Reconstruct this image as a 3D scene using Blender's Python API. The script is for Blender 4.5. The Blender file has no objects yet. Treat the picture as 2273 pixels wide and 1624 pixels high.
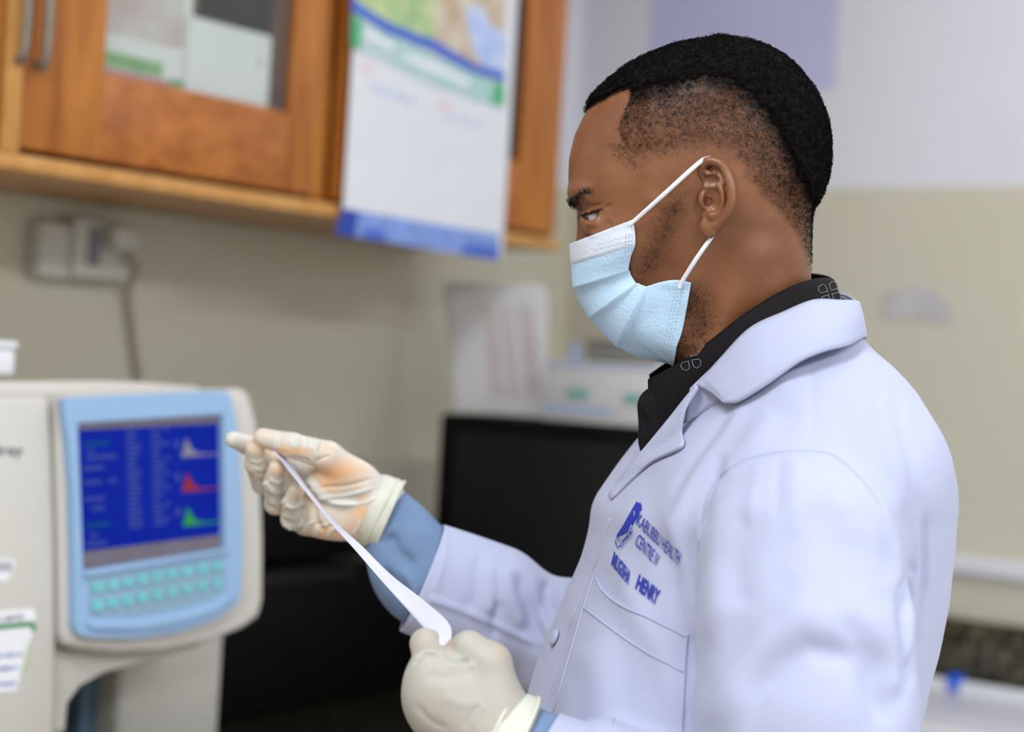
import bpy, bmesh, math, random
import numpy as np
from mathutils import Vector, Matrix
from mathutils.bvhtree import BVHTree

random.seed(4)
RNG = np.random.RandomState(7)
scene = bpy.context.scene
COL = scene.collection

# ------------------------------------------------------------------ camera
FPX, CX, CY = 4000.0, 1136.5, 812.0          # focal length and centre, in pixels of a 2273 x 1624 frame
CAM = np.array([0.0, 0.0, 1.40])
_p = math.atan((800 - 812) / FPX)            # horizon a little above the middle
_r = 0.06                                    # slight roll
_fw = np.array([0, math.cos(_p), math.sin(_p)]); _rt = np.array([1.0, 0, 0]); _up = np.cross(_rt, _fw)
RT = _rt * math.cos(_r) + _up * math.sin(_r)
UP = -_rt * math.sin(_r) + _up * math.cos(_r)
FW = _fw
cd = bpy.data.cameras.new('camera')
cam = bpy.data.objects.new('camera', cd); COL.objects.link(cam)
m4 = Matrix.Identity(4)
for i in range(3):
    m4[i][0] = RT[i]; m4[i][1] = UP[i]; m4[i][2] = -FW[i]; m4[i][3] = CAM[i]
cam.matrix_world = m4
cd.sensor_width = 36.0
cd.lens = 36.0 * FPX / 2273.0
cd.clip_start = 0.05
cd.dof.use_dof = True
cd.dof.focus_distance = 1.37
cd.dof.aperture_fstop = 3.2
cd.dof.aperture_blades = 0
scene.camera = cam

# ------------------------------------------------------------------ world and view
w = bpy.data.worlds.new('world'); scene.world = w; w.use_nodes = True
w.node_tree.nodes['Background'].inputs[0].default_value = (0.72, 0.80, 1.0, 1)
w.node_tree.nodes['Background'].inputs[1].default_value = 0.6
vs = scene.view_settings
vs.view_transform = 'Standard'; vs.look = 'None'; vs.gamma = 1.0; vs.exposure = -0.25
vs.use_curve_mapping = False

# ------------------------------------------------------------------ room frame
TH = math.radians(54.4)
dL = np.array([math.cos(TH), math.sin(TH), 0]); nL = np.array([math.sin(TH), -math.cos(TH), 0])
dR = nL.copy(); nR = -dL
ZZ = np.array([0, 0, 1.0])
def ray(px, py): return RT * ((px - CX) / FPX) - UP * ((py - CY) / FPX) + FW
def P(px, py, D): return CAM + ray(px, py) * D
PC = P(1255, 780, 3.8); PC[2] = 0.0           # corner of the two walls
ROOM = 4.7; CEIL = 2.75
def RM(a, b, z): return PC - dL * a + dR * b + ZZ * z   # a metres along the left wall, b along the right wall

# ------------------------------------------------------------------ lights: ceiling fittings and the daylight of a window behind the camera
def area(name, loc, direction, sx, sy, power, color):
    l = bpy.data.lights.new(name, 'AREA'); l.shape = 'RECTANGLE'; l.size = sx; l.size_y = sy
    l.energy = power; l.color = color
    o = bpy.data.objects.new(name, l); COL.objects.link(o)
    o.location = Vector(loc)
    o.rotation_euler = Vector(direction).to_track_quat('-Z', 'Y').to_euler()
    return o
COOL = (0.90, 0.95, 1.0)
LAMPS = [(1.0, 1.25), (3.3, 1.4), (1.0, 3.4), (3.3, 3.4)]
for (a, b) in LAMPS:
    o = area('ceiling_lamp_light', RM(a, b, CEIL - 0.10), (0, 0, -1), 1.2, 0.5, {(1.0, 1.25): 8, (3.3, 1.4): 36, (1.0, 3.4): 34, (3.3, 3.4): 68}[(a, b)], COOL)
    o.rotation_euler = (0, 0, TH)
WIN = RM(2.2, ROOM - 0.06, 1.55)
area('window_daylight', WIN, tuple(-dR + np.array([0, 0, -0.12])), 1.9, 1.35, 18, (0.86, 0.93, 1.0))

# ------------------------------------------------------------------ helpers
def link(name, me, parent=None, mat=None, smooth=False):
    o = bpy.data.objects.new(name, me); COL.objects.link(o)
    if parent is not None: o.parent = parent
    if mat is not None:
        me.materials.append(mat)
    if smooth: me.shade_smooth()
    return o
def tag(o, label=None, cat=None, group=None, kind=None):
    if label: o['label'] = label
    if cat: o['category'] = cat
    if group: o['group'] = group
    if kind: o['kind'] = kind
    return o
def empty(name, loc=(0, 0, 0)):
    o = bpy.data.objects.new(name, None); COL.objects.link(o); o.location = Vector(loc); o.empty_display_size = 0.05
    return o
def mesh_np(name, V, F):
    me = bpy.data.meshes.new(name)
    me.from_pydata([tuple(map(float, v)) for v in V], [], [tuple(int(i) for i in f) for f in F])
    me.update(); return me
def mesh_quads(name, V, Q):
    """fast path for big all-quad (or all-triangle) arrays"""
    V = np.ascontiguousarray(V, np.float32); Q = np.ascontiguousarray(Q, np.int32)
    k = Q.shape[1]; n = len(Q)
    me = bpy.data.meshes.new(name)
    me.vertices.add(len(V)); me.vertices.foreach_set('co', V.ravel())
    me.loops.add(n * k); me.loops.foreach_set('vertex_index', Q.ravel())
    me.polygons.add(n); me.polygons.foreach_set('loop_start', np.arange(0, n * k, k, dtype=np.int32))
    me.polygons.foreach_set('loop_total', np.full(n, k, np.int32))
    me.update(calc_edges=True); me.validate(); return me
def local(o, loc):
    """put an object parented to an empty where its world-space mesh already is"""
    return o

class Fr:
    """a plane frame: origin, U, V, N = U x V (towards the viewer)"""
    def __init__(s, o, U, V):
        s.o = np.array(o, float); s.U = np.array(U, float); s.V = np.array(V, float); s.N = np.cross(s.U, s.V)
    def pt(s, u, v, n=0.0): return s.o + s.U * u + s.V * v + s.N * n
    def uv(s, px, py, n=0.0):
        o = s.o + s.N * n; d = ray(px, py); t = np.dot(o - CAM, s.N) / np.dot(d, s.N)
        q = CAM + d * t - o
        return float(q @ s.U), float(q @ s.V)
def bevel_mesh(me, width, segs=2):
    bm = bmesh.new(); bm.from_mesh(me)
    bmesh.ops.recalc_face_normals(bm, faces=bm.faces)
    es = [e for e in bm.edges if len(e.link_faces) == 2 and e.calc_face_angle(0) > 0.5]
    bmesh.ops.bevel(bm, geom=es, offset=width, segments=segs, profile=0.5, affect='EDGES', clamp_overlap=True)
    bm.to_mesh(me); bm.free(); me.update()
def prism(name, fr, poly, n0, n1, mat, parent=None, bevel=0.0, smooth=False, segs=2):
    """polygon in the plane's u,v extruded from n0 to n1"""
    k = len(poly)
    V = [fr.pt(u, v, n0) for u, v in poly] + [fr.pt(u, v, n1) for u, v in poly]
    F = [tuple(range(k)), tuple(range(2 * k - 1, k - 1, -1))] + [(i, (i + 1) % k, k + (i + 1) % k, k + i) for i in range(k)]
    me = mesh_np(name, V, F)
    if bevel > 0: bevel_mesh(me, bevel, segs)
    else:
        bm = bmesh.new(); bm.from_mesh(me); bmesh.ops.recalc_face_normals(bm, faces=bm.faces); bm.to_mesh(me); bm.free()
    o = link(name, me, parent, mat)
    if smooth:
        me.shade_smooth()
        try: me.set_sharp_from_angle(angle=math.radians(40))
        except Exception: pass
    return o
def rect(u0, u1, v0, v1): return [(u0, v0), (u1, v0), (u1, v1), (u0, v1)]
def box(name, fr, u0, u1, v0, v1, n0, n1, mat, parent=None, bevel=0.0, segs=2):
    return prism(name, fr, rect(u0, u1, v0, v1), n0, n1, mat, parent, bevel, bevel > 0, segs)
def tube_arrays(pts, rad, seg=8, cap=True):
    pts = np.array(pts, float); n = len(pts)
    rad = np.full(n, rad) if np.isscalar(rad) else np.array(rad, float)
    V = []; up = None
    for i in range(n):
        t = pts[min(i + 1, n - 1)] - pts[max(i - 1, 0)]; t = t / (np.linalg.norm(t) + 1e-12)
        if up is None:
            a = np.array([0, 0, 1.0]) if abs(t[2]) < 0.9 else np.array([1.0, 0, 0]); up = np.cross(t, a)
        up = up - t * (up @ t); up /= np.linalg.norm(up) + 1e-12; s = np.cross(t, up)
        for k in range(seg):
            a = 2 * math.pi * k / seg; V.append(pts[i] + rad[i] * (math.cos(a) * up + math.sin(a) * s))
    F = [(i * seg + k, i * seg + (k + 1) % seg, (i + 1) * seg + (k + 1) % seg, (i + 1) * seg + k) for i in range(n - 1) for k in range(seg)]
    if cap:
        F.append(tuple(range(seg - 1, -1, -1))); F.append(tuple((n - 1) * seg + k for k in range(seg)))
    return V, F
def tube(name, pts, rad, mat, parent=None, seg=8):
    V, F = tube_arrays(pts, rad, seg)
    return link(name, mesh_np(name, V, F), parent, mat, smooth=True)
def spline(pts, n):
    """Catmull-Rom through points, n samples"""
    p = np.array(pts, float); p = np.vstack([2 * p[0] - p[1], p, 2 * p[-1] - p[-2]])
    m = len(p) - 3; out = []
    for t in np.linspace(0, m - 1e-6, n):
        i = int(t); x = t - i; a, b, c, d = p[i], p[i + 1], p[i + 2], p[i + 3]
        out.append(0.5 * ((2 * b) + (c - a) * x + (2 * a - 5 * b + 4 * c - d) * x * x + (3 * b - a - 3 * c + d) * x ** 3))
    return np.array(out)
def text_mesh(name, body, mat, parent, mapper, bold=0.0, extrude=0.0, shear=0.0, spacing=1.0):
    """flat lettering; mapper(x01, y) takes width-normalised x and cap-height-normalised y to a world point"""
    cu = bpy.data.curves.new(name, 'FONT'); cu.body = body; cu.offset = bold; cu.shear = shear; cu.space_character = spacing
    cu.resolution_u = 3
    ob = bpy.data.objects.new(name, cu); COL.objects.link(ob)
    dg = bpy.context.evaluated_depsgraph_get(); dg.update()
    me = bpy.data.meshes.new_from_object(ob.evaluated_get(dg))
    bpy.data.objects.remove(ob); bpy.data.curves.remove(cu)
    bm = bmesh.new(); bm.from_mesh(me)
    bmesh.ops.triangulate(bm, faces=bm.faces)
    xs = [v.co.x for v in bm.verts]; x0, x1 = min(xs), max(xs)
    bmesh.ops.subdivide_edges(bm, edges=[e for e in bm.edges if e.calc_length() > 0.25], cuts=1)
    bmesh.ops.triangulate(bm, faces=bm.faces)
    for v in bm.verts:
        v.co = Vector(mapper((v.co.x - x0) / (x1 - x0), v.co.y / 0.69))
    bm.to_mesh(me); bm.free(); me.materials.clear(); me.update(); me.name = name
    return link(name, me, parent, mat)

# ------------------------------------------------------------------ materials (all procedural)
def nodes_of(name):
    m = bpy.data.materials.new(name); m.use_nodes = True
    nt = m.node_tree; return m, nt, nt.nodes['Principled BSDF']
def mk(name, c, rough=0.5, var=0.0, scale=8.0, bump=0.0, bscale=60.0, spec=0.5, sheen=0.0, metal=0.0, sss=0.0, stretch=None, trans=0.0, emit=None, estr=0.0, c2=None, detail=4.0, alpha=1.0):
    m, nt, b = nodes_of(name); N = nt.nodes; L = nt.links
    b.inputs['Roughness'].default_value = rough; b.inputs['Metallic'].default_value = metal
    b.inputs['Specular IOR Level'].default_value = spec
    if sheen: b.inputs['Sheen Weight'].default_value = sheen; b.inputs['Sheen Roughness'].default_value = 0.5
    if sss:
        b.inputs['Subsurface Weight'].default_value = sss; b.inputs['Subsurface Radius'].default_value = (1.0, 0.45, 0.25)
        b.inputs['Subsurface Scale'].default_value = 0.006
    if trans: b.inputs['Transmission Weight'].default_value = trans
    if emit: b.inputs['Emission Color'].default_value = (*emit, 1); b.inputs['Emission Strength'].default_value = estr
    b.inputs['Base Color'].default_value = (*c, 1)
    b.inputs['Alpha'].default_value = alpha
    tc = N.new('ShaderNodeTexCoord'); src = tc.outputs['Object']
    if stretch:
        mp = N.new('ShaderNodeMapping'); mp.inputs['Scale'].default_value = stretch; L.new(src, mp.inputs['Vector']); src = mp.outputs['Vector']
    if var or c2:
        nz = N.new('ShaderNodeTexNoise'); nz.inputs['Scale'].default_value = scale; nz.inputs['Detail'].default_value = detail; L.new(src, nz.inputs['Vector'])
        rp = N.new('ShaderNodeValToRGB')
        lo = c2 if c2 else tuple(x * (1 - var) for x in c)
        hi = c if c2 else tuple(min(1, x * (1 + var)) for x in c)
        rp.color_ramp.elements[0].position = 0.35; rp.color_ramp.elements[0].color = (*lo, 1)
        rp.color_ramp.elements[1].position = 0.65; rp.color_ramp.elements[1].color = (*hi, 1)
        L.new(nz.outputs['Fac'], rp.inputs['Fac']); L.new(rp.outputs['Color'], b.inputs['Base Color'])
    if bump:
        n2 = N.new('ShaderNodeTexNoise'); n2.inputs['Scale'].default_value = bscale; n2.inputs['Detail'].default_value = 3; L.new(src, n2.inputs['Vector'])
        bp = N.new('ShaderNodeBump'); bp.inputs['Strength'].default_value = bump; bp.inputs['Distance'].default_value = 0.002
        L.new(n2.outputs['Fac'], bp.inputs['Height']); L.new(bp.outputs['Normal'], b.inputs['Normal'])
    return m
def wood(name, c1, c2, axis_scale, rough=0.38):
    m, nt, b = nodes_of(name); N = nt.nodes; L = nt.links
    tc = N.new('ShaderNodeTexCoord'); mp = N.new('ShaderNodeMapping'); mp.inputs['Scale'].default_value = axis_scale
    mp.inputs['Rotation'].default_value = (0, 0, -TH)
    L.new(tc.outputs['Object'], mp.inputs['Vector'])
    n1 = N.new('ShaderNodeTexNoise'); n1.inputs['Scale'].default_value = 3.0; n1.inputs['Detail'].default_value = 6; n1.inputs['Distortion'].default_value = 0.8
    L.new(mp.outputs['Vector'], n1.inputs['Vector'])
    rp = N.new('ShaderNodeValToRGB'); rp.color_ramp.elements[0].position = 0.3; rp.color_ramp.elements[0].color = (*c1, 1)
    rp.color_ramp.elements[1].position = 0.7; rp.color_ramp.elements[1].color = (*c2, 1)
    L.new(n1.outputs['Fac'], rp.inputs['Fac']); L.new(rp.outputs['Color'], b.inputs['Base Color'])
    b.inputs['Roughness'].default_value = rough
    return m
def granite(name, k=1.0):
    m, nt, b = nodes_of(name); N = nt.nodes; L = nt.links
    tc = N.new('ShaderNodeTexCoord')
    v = N.new('ShaderNodeTexNoise'); v.inputs['Scale'].default_value = 55; v.inputs['Detail'].default_value = 8; v.inputs['Roughness'].default_value = 0.75
    L.new(tc.outputs['Object'], v.inputs['Vector'])
    rp = N.new('ShaderNodeValToRGB'); cr = rp.color_ramp
    cr.elements[0].position = 0.40; cr.elements[0].color = (0.012 * k, 0.012 * k, 0.010 * k, 1)
    cr.elements[1].position = 0.66; cr.elements[1].color = (0.22 * k, 0.20 * k, 0.15 * k, 1)
    e = cr.elements.new(0.52); e.color = (0.075 * k, 0.065 * k, 0.036 * k, 1)
    L.new(v.outputs['Fac'], rp.inputs['Fac']); L.new(rp.outputs['Color'], b.inputs['Base Color'])
    b.inputs['Roughness'].default_value = 0.25
    return m
M = {}
M['wall_two'] = None
def wall_mat():
    """white paint above a beige dado, split at a fixed height"""
    m, nt, b = nodes_of('two_tone_wall_paint'); N = nt.nodes; L = nt.links
    g = N.new('ShaderNodeNewGeometry'); sx = N.new('ShaderNodeSeparateXYZ'); L.new(g.outputs['Position'], sx.inputs[0])
    gt = N.new('ShaderNodeMath'); gt.operation = 'GREATER_THAN'; gt.inputs[1].default_value = 1.767; L.new(sx.outputs['Z'], gt.inputs[0])
    nz = N.new('ShaderNodeTexNoise'); nz.inputs['Scale'].default_value = 2.2; nz.inputs['Detail'].default_value = 5; L.new(g.outputs['Position'], nz.inputs['Vector'])
    def ramp(a, c):
        r = N.new('ShaderNodeValToRGB'); r.color_ramp.elements[0].position = .3; r.color_ramp.elements[1].position = .7
        r.color_ramp.elements[0].color = (*a, 1); r.color_ramp.elements[1].color = (*c, 1); L.new(nz.outputs['Fac'], r.inputs['Fac']); return r
    lo = ramp((0.60, 0.56, 0.44), (0.64, 0.60, 0.485)); hi = ramp((0.72, 0.72, 0.76), (0.77, 0.77, 0.83))
    mx = N.new('ShaderNodeMix'); mx.data_type = 'RGBA'
    L.new(gt.outputs[0], mx.inputs['Factor']); L.new(lo.outputs['Color'], mx.inputs['A']); L.new(hi.outputs['Color'], mx.inputs['B'])
    L.new(mx.outputs['Result'], b.inputs['Base Color'])
    b.inputs['Roughness'].default_value = 0.55
    n2 = N.new('ShaderNodeTexNoise'); n2.inputs['Scale'].default_value = 30; L.new(g.outputs['Position'], n2.inputs['Vector'])
    bp = N.new('ShaderNodeBump'); bp.inputs['Strength'].default_value = 0.15; bp.inputs['Distance'].default_value = 0.004
    L.new(n2.outputs['Fac'], bp.inputs['Height']); L.new(bp.outputs['Normal'], b.inputs['Normal'])
    return m
M['wall'] = wall_mat()
M['ceil'] = mk('ceiling_paint', (0.82, 0.83, 0.85), 0.8, var=0.03, scale=3)
M['floor'] = mk('floor_terrazzo', (0.42, 0.40, 0.37), 0.4, var=0.2, scale=90)
M['wood'] = wood('varnished_wood', (0.31, 0.088, 0.010), (0.54, 0.195, 0.030), (9, 9, 1.0))
M['wood_h'] = wood('varnished_wood_rail', (0.30, 0.080, 0.009), (0.50, 0.165, 0.026), (1.2, 9, 9))
M['wood_l'] = wood('light_wood_edge', (0.50, 0.22, 0.045), (0.62, 0.31, 0.09), (2, 9, 5))
M['wood_dark'] = mk('cabinet_inside_wood', (0.16, 0.08, 0.035), 0.6, var=0.25, scale=10)
M['granite'] = granite('speckled_granite'); M['granite_d'] = granite('black_speckled_granite', 0.16)
M['paper'] = mk('white_paper', (0.80, 0.80, 0.82), 0.7, var=0.02, scale=12)
M['white_pl'] = mk('white_plastic', (0.78, 0.78, 0.80), 0.4, var=0.02, scale=12)
M['cream_pl'] = mk('cream_plastic', (0.60, 0.57, 0.50), 0.38, var=0.03, scale=9)
M['steel'] = mk('brushed_steel', (0.26, 0.23, 0.19), 0.5, metal=0.6, var=0.1, scale=40)
M['black_pl'] = mk('black_plastic', (0.0022, 0.0022, 0.0022), 0.55, var=0.2, scale=30, spec=0.12)
M['black_gl'] = mk('dark_panel', (0.011, 0.011, 0.012), 0.55, var=0.1, scale=10, spec=0.15)
M['lamp'] = mk('lamp_diffuser', (0.9, 0.9, 0.9), 0.5, var=0.01, scale=5, emit=(0.9, 0.95, 1.0), estr=3.0)
M['alu'] = mk('window_frame_paint', (0.7, 0.7, 0.7), 0.4, var=0.03, scale=6)

# ------------------------------------------------------------------ room shell
RF = Fr(RM(0, 0, 0), dR, -dL)    # floor frame: u along right wall, v along left wall, n = up?
if RF.N[2] < 0: RF = Fr(RM(0, 0, 0), -dL, dR)
def slab(name, fr, u0, u1, v0, v1, n0, n1, mat): return tag(box(name, fr, u0, u1, v0, v1, n0, n1, mat), kind='structure')
uS = (0, ROOM)
slab('floor', RF, -0.1, ROOM + .1, -0.1, ROOM + .1, -0.08, 0, M['floor'])
slab('ceiling', RF, -0.1, ROOM + .1, -0.1, ROOM + .1, CEIL, CEIL + 0.08, M['ceil'])
FL = Fr(PC, dL, ZZ)              # left wall plane, u negative away from the corner, n into the room
FR = Fr(PC, dR, ZZ)              # right wall plane
slab('wall_left', FL, -ROOM - .1, 0.1, 0, CEIL, -0.1, 0, M['wall'])
slab('wall_right', FR, 0, ROOM + .1, 0, CEIL, -0.1, 0, M['wall'])
FB = Fr(RM(ROOM, 0, 0), dR, ZZ)
slab('wall_back', FB, 0, ROOM + .1, 0, CEIL, 0, 0.1, M['wall']) if FB.N @ dL < 0 else slab('wall_back', FB, 0, ROOM + .1, 0, CEIL, -0.1, 0, M['wall'])
FW_ = Fr(RM(0, ROOM, 0), -dL, ZZ)  # wall with the window, behind the camera
a0, a1, z0, z1 = 1.2, 3.2, 0.85, 2.25
sgn = 1 if FW_.N @ dR > 0 else -1
wroot = empty('wall_front', RM(0, ROOM, 0)); tag(wroot, kind='structure')
for (q0, q1, r0, r1) in ((0, a0, 0, CEIL), (a1, ROOM, 0, CEIL), (a0, a1, 0, z0), (a0, a1, z1, CEIL)):
    o = box('wall_panel', FW_, q0, q1, r0, r1, 0, 0.1 * sgn, M['wall'])
    o.parent = wroot; o.matrix_parent_inverse = Matrix.Translation(-wroot.location)
wn = empty('window_1', RM(a0, ROOM, z0)); tag(wn, kind='structure')
for (q0, q1, r0, r1) in ((a0, a0 + .05, z0, z1), (a1 - .05, a1, z0, z1), (2.175, 2.225, z0, z1), (a0, a1, z0, z0 + .05), (a0, a1, z1 - .05, z1)):
    o = box('window_frame', FW_, q0, q1, r0, r1, 0.02 * sgn, 0.07 * sgn, M['alu'])
    o.parent = wn; o.matrix_parent_inverse = Matrix.Translation(-wn.location)
def adopt(root, *objs):
    for o in objs:
        o.parent = root; o.matrix_parent_inverse = Matrix.Translation(-root.location) if root.type == 'EMPTY' else Matrix.Identity(4)
    return objs[0]
for i, (a, b) in enumerate(LAMPS):
    c = RM(a, b, CEIL); fr = Fr(c, dL, -dR)
    r = empty('ceiling_light', c)
    tag(r, 'white ceiling light fitting over the room, ' + ['near the corner', 'left of the corner', 'by the window near the right wall', 'by the window at the far end'][i], 'ceiling light', 'ceiling light fittings')
    s = 1 if fr.N[2] > 0 else -1
    adopt(r, box('housing', fr, -.62, .62, -.2, .2, 0, -0.05 * s, M['white_pl'], bevel=.005))
    adopt(r, box('diffuser', fr, -.6, .6, -.18, .18, -0.05 * s, -0.07 * s, M['lamp'], bevel=.004))
# ------------------------------------------------------------------ counters
def on(fr, n): return Fr(fr.o + fr.N * n, fr.U, fr.V)
CZ = 0.85
M['base'] = mk('cupboard_paint', (0.35, 0.16, 0.06), 0.5, var=0.15, scale=7)
r = empty('granite_counter', RM(1.5, 0.3, 0)); tag(r, 'black speckled granite counter along the wall under the wooden cabinet', 'counter')
adopt(r, box('worktop', FL, -3.9, -.004, CZ - .04, CZ, 0.002, .66, M['granite_d'], bevel=.004))
adopt(r, box('backsplash', FL, -3.9, -.004, CZ, CZ + .08, 0.002, .02, M['granite_d'], bevel=.002))
adopt(r, box('base_panel', FL, -3.9, -.004, 0, CZ - .04, 0.03, .60, M['base']))
r = empty('granite_counter', RM(0.3, 1.5, 0)); tag(r, 'dark speckled granite counter with upstand along the right wall behind the person', 'counter')
adopt(r, box('worktop', FR, .67, 3.6, CZ - .04, CZ, 0.002, .62, M['granite'], bevel=.004))
adopt(r, box('backsplash', FR, .67, 3.6, CZ, .983, 0.002, .03, M['granite'], bevel=.002))
adopt(r, box('base_panel', FR, .67, 3.6, 0, CZ - .04, 0.03, .56, M['base']))

# ------------------------------------------------------------------ wall cabinet with glazed doors
def glass_mat():
    m, nt, b = nodes_of('door_glass'); N = nt.nodes; L = nt.links
    t = N.new('ShaderNodeBsdfTransparent'); t.inputs[0].default_value = (.93, .95, .93, 1); g_ = N.new('ShaderNodeBsdfGlossy'); g_.inputs['Roughness'].default_value = .03
    mx = N.new('ShaderNodeMixShader'); mx.inputs[0].default_value = .07; L.new(t.outputs[0], mx.inputs[1]); L.new(g_.outputs[0], mx.inputs[2]); L.new(mx.outputs[0], N['Material Output'].inputs['Surface'])
    return m
M['glass'] = glass_mat()
CD = 0.32
cab = empty('wall_cabinet', RM(1.2, 0.16, 1.6)); tag(cab, 'varnished orange-brown wooden wall cabinet with glazed doors and a poster on it', 'cabinet')
U0, U1, V0, V1 = -2.32, -0.52, 1.598, 2.45
adopt(cab, box('back_panel', FL, U0, U1, V0, V1, 0.003, .012, M['wood_dark']))
adopt(cab, box('side_panel', FL, U0, U0 + .02, V0, V1, 0.012, CD - .02, M['wood']))
adopt(cab, box('side_panel', FL, U1 - .02, U1, V0, V1, 0.012, CD - .02, M['wood']))
adopt(cab, box('bottom_panel', FL, U0, U1, V0, V0 + .02, 0.012, CD + .004, M['wood_l'], bevel=.002))
adopt(cab, box('top_panel', FL, U0, U1, V1 - .02, V1, 0.012, CD, M['wood']))
adopt(cab, box('shelf', FL, U0 + .02, U1 - .02, 2.03, 2.05, 0.012, CD - .05, M['wood_dark']))
adopt(cab, box('mullion', FL, -1.738, -1.712, V0 + .02, V1 - .02, 0.20, CD + .006, M['wood_l'], bevel=.002))
adopt(cab, box('mullion', FL, -1.150, -1.118, V0 + .02, V1 - .02, 0.20, CD - .022, M['wood']))
def door(u0, u1, sl, sr, handle_u, hv):
    v0, v1 = V0 + .028, V1 - .01; rb = .115
    d = box('door', FL, u0, u0 + sl, v0, v1, CD - .02, CD, M['wood'], bevel=.003)
    adopt(cab, d)
    for nm, a in (('door_stile', (u1 - sr, u1, v0, v1)), ):
        x = box(nm, FL, *a, CD - .02, CD, M['wood'], bevel=.003); x.parent = d
    for nm, a in (('door_rail', (u0 + sl, u1 - sr, v0, v0 + rb)), ('door_rail', (u0 + sl, u1 - sr, v1 - .1, v1))):
        x = box(nm, FL, *a, CD - .019, CD - .001, M['wood_h'], bevel=.003); x.parent = d
    x = box('glass_pane', FL, u0 + sl - .005, u1 - sr + .005, v0 + rb - .005, v1 - .095, CD - .012, CD - .008, M['glass']); x.parent = d
    if handle_u is not None:
        pts = [FL.pt(handle_u, hv - .048, CD - .002), FL.pt(handle_u, hv - .045, CD + .018), FL.pt(handle_u, hv + .045, CD + .018), FL.pt(handle_u, hv + .048, CD - .002)]
        hd = tube('handle', spline(pts, 16), .0055, M['steel'], None, 8); hd.parent = d
        hd['label'] = 'small steel bow handle'
door(-2.30, -1.742, .09, .045, -1.7235, 1.782)
door(-1.708, -1.152, .13, .072, -1.690, 1.780)
door(-1.116, -0.530, .10, .118, None, 0)
# printed sheets standing behind the glass of the middle door
M['sheet_pink'] = mk('pale_pink_print', (0.62, 0.45, 0.45), 0.7, c2=(0.70, 0.70, 0.68), scale=14)
M['sheet_green'] = mk('green_print', (0.22, 0.42, 0.16), 0.7, var=.15, scale=20)
M['sheet_red'] = mk('magenta_print', (0.55, 0.16, 0.24), 0.7, var=.15, scale=20)
s = empty('printed_notice', FL.pt(-1.49, 1.74, CD - .05)); tag(s, 'white notice with pink, green and magenta print behind the cabinet glass', 'notice')
adopt(s, box('sheet', FL, -1.60, -1.40, 1.725, 1.99, CD - .034, CD - .032, M['paper']))
adopt(s, box('pink_print', FL, -1.57, -1.415, 1.80, 1.95, CD - .0318, CD - .0312, M['sheet_pink']))
adopt(s, box('green_band', FL, -1.578, -1.45, 1.755, 1.775, CD - .0318, CD - .0312, M['sheet_green']))
adopt(s, box('magenta_band', FL, -1.56, -1.41, 1.738, 1.752, CD - .0318, CD - .0312, M['sheet_red']))
adopt(s, box('green_patch', FL, -1.437, -1.412, 1.738, 1.757, CD - .0311, CD - .0306, M['sheet_green']))
s = empty('printed_notice', FL.pt(-1.31, 1.74, CD - .03)); tag(s, 'plain pale grey sheet behind the cabinet glass beside the pink print', 'notice')
adopt(s, box('sheet', FL, -1.410, -1.245, 1.730, 1.848, CD - .030, CD - .028, M['paper']))
adopt(s, box('stamp_mark', FL, -1.27, -1.262, 1.80, 1.815, CD - .0278, CD - .0273, M['sheet_pink']))
s = box('grey_folder', FL, -1.43, -1.36, 1.62, 2.0, CD - .16, CD - .10, mk('grey_green_card', (.36, .38, .35), .7, var=.05), bevel=.004)
tag(s, 'grey-green folder standing inside the cabinet behind the sheets', 'folder')
s = box('carton', FL, -1.35, -1.27, 1.62, 1.93, CD - .25, CD - .15, mk('brown_card', (.17, .10, .05), .7, var=.1), bevel=.003)
tag(s, 'dull brown carton inside the cabinet behind the grey sheet', 'carton')

# ------------------------------------------------------------------ poster hung over the right door
M['pblue'] = mk('poster_blue', (0.055, 0.13, 0.55), .5, var=.1, scale=6)
M['pblue_d'] = mk('poster_dark_blue', (0.012, 0.05, 0.36), .5, var=.1, scale=6)
M['pblue_l'] = mk('poster_mid_blue', (0.20, 0.30, 0.66), .5, var=.15, scale=20)
M['pteal'] = mk('poster_teal', (0.36, 0.56, 0.54), .5, c2=(.50, .60, .62), scale=18)
M['pgreen'] = mk('poster_green', (0.30, 0.46, 0.22), .5, c2=(.55, .62, .30), scale=30)
M['pgreen_d'] = mk('poster_end_green', (0.06, 0.36, 0.16), .5, var=.1)
M['pskin'] = mk('poster_picture_tan', (0.50, 0.33, 0.20), .5, c2=(.62, .55, .45), scale=22)
M['psky'] = mk('poster_picture_blue', (0.28, 0.42, 0.80), .5, c2=(.70, .72, .80), scale=18)
M['ppaper'] = mk('poster_paper', (0.70, 0.70, 0.74), .55, var=.015, scale=10)
PF = on(FL, CD + .012)
pr = empty('hanging_poster', PF.pt(-.905, 1.57)); tag(pr, 'white health poster with blue foot band and green header hung over the cabinet door', 'poster')
def ppoly(nm, pts, mt, n, th=.0006): adopt(pr, prism(nm, PF, [PF.uv(*q) for q in pts], n, n + th, mt))
adopt(pr, box('sheet', PF, -1.113, -.703, 1.572, 2.12, 0, .0012, M['ppaper']))
ppoly('foot_band', [(757, 462), (1107, 520), (1104, 577), (742, 519)], M['pblue_l'], .0013)
ppoly('foot_band_end', [(757, 462), (793, 468), (786, 526), (742, 519)], M['pblue_d'], .002)
ppoly('foot_lettering', [(810, 505), (850, 511), (850, 535), (800, 526)], M['pblue'], .0026)
ppoly('foot_lettering', [(1030, 541), (1106, 550), (1104, 577), (1022, 566)], M['pblue'], .0026)
ppoly('picture', [(778, -60), (965, -60), (962, 92), (925, 88), (860, 62), (800, 12), (779, 0)], M['pgreen'], .0013)
ppoly('picture', [(965, -60), (1122, -60), (1118, 172), (1060, 150), (1000, 115), (962, 92)], M['pskin'], .0013)
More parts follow.
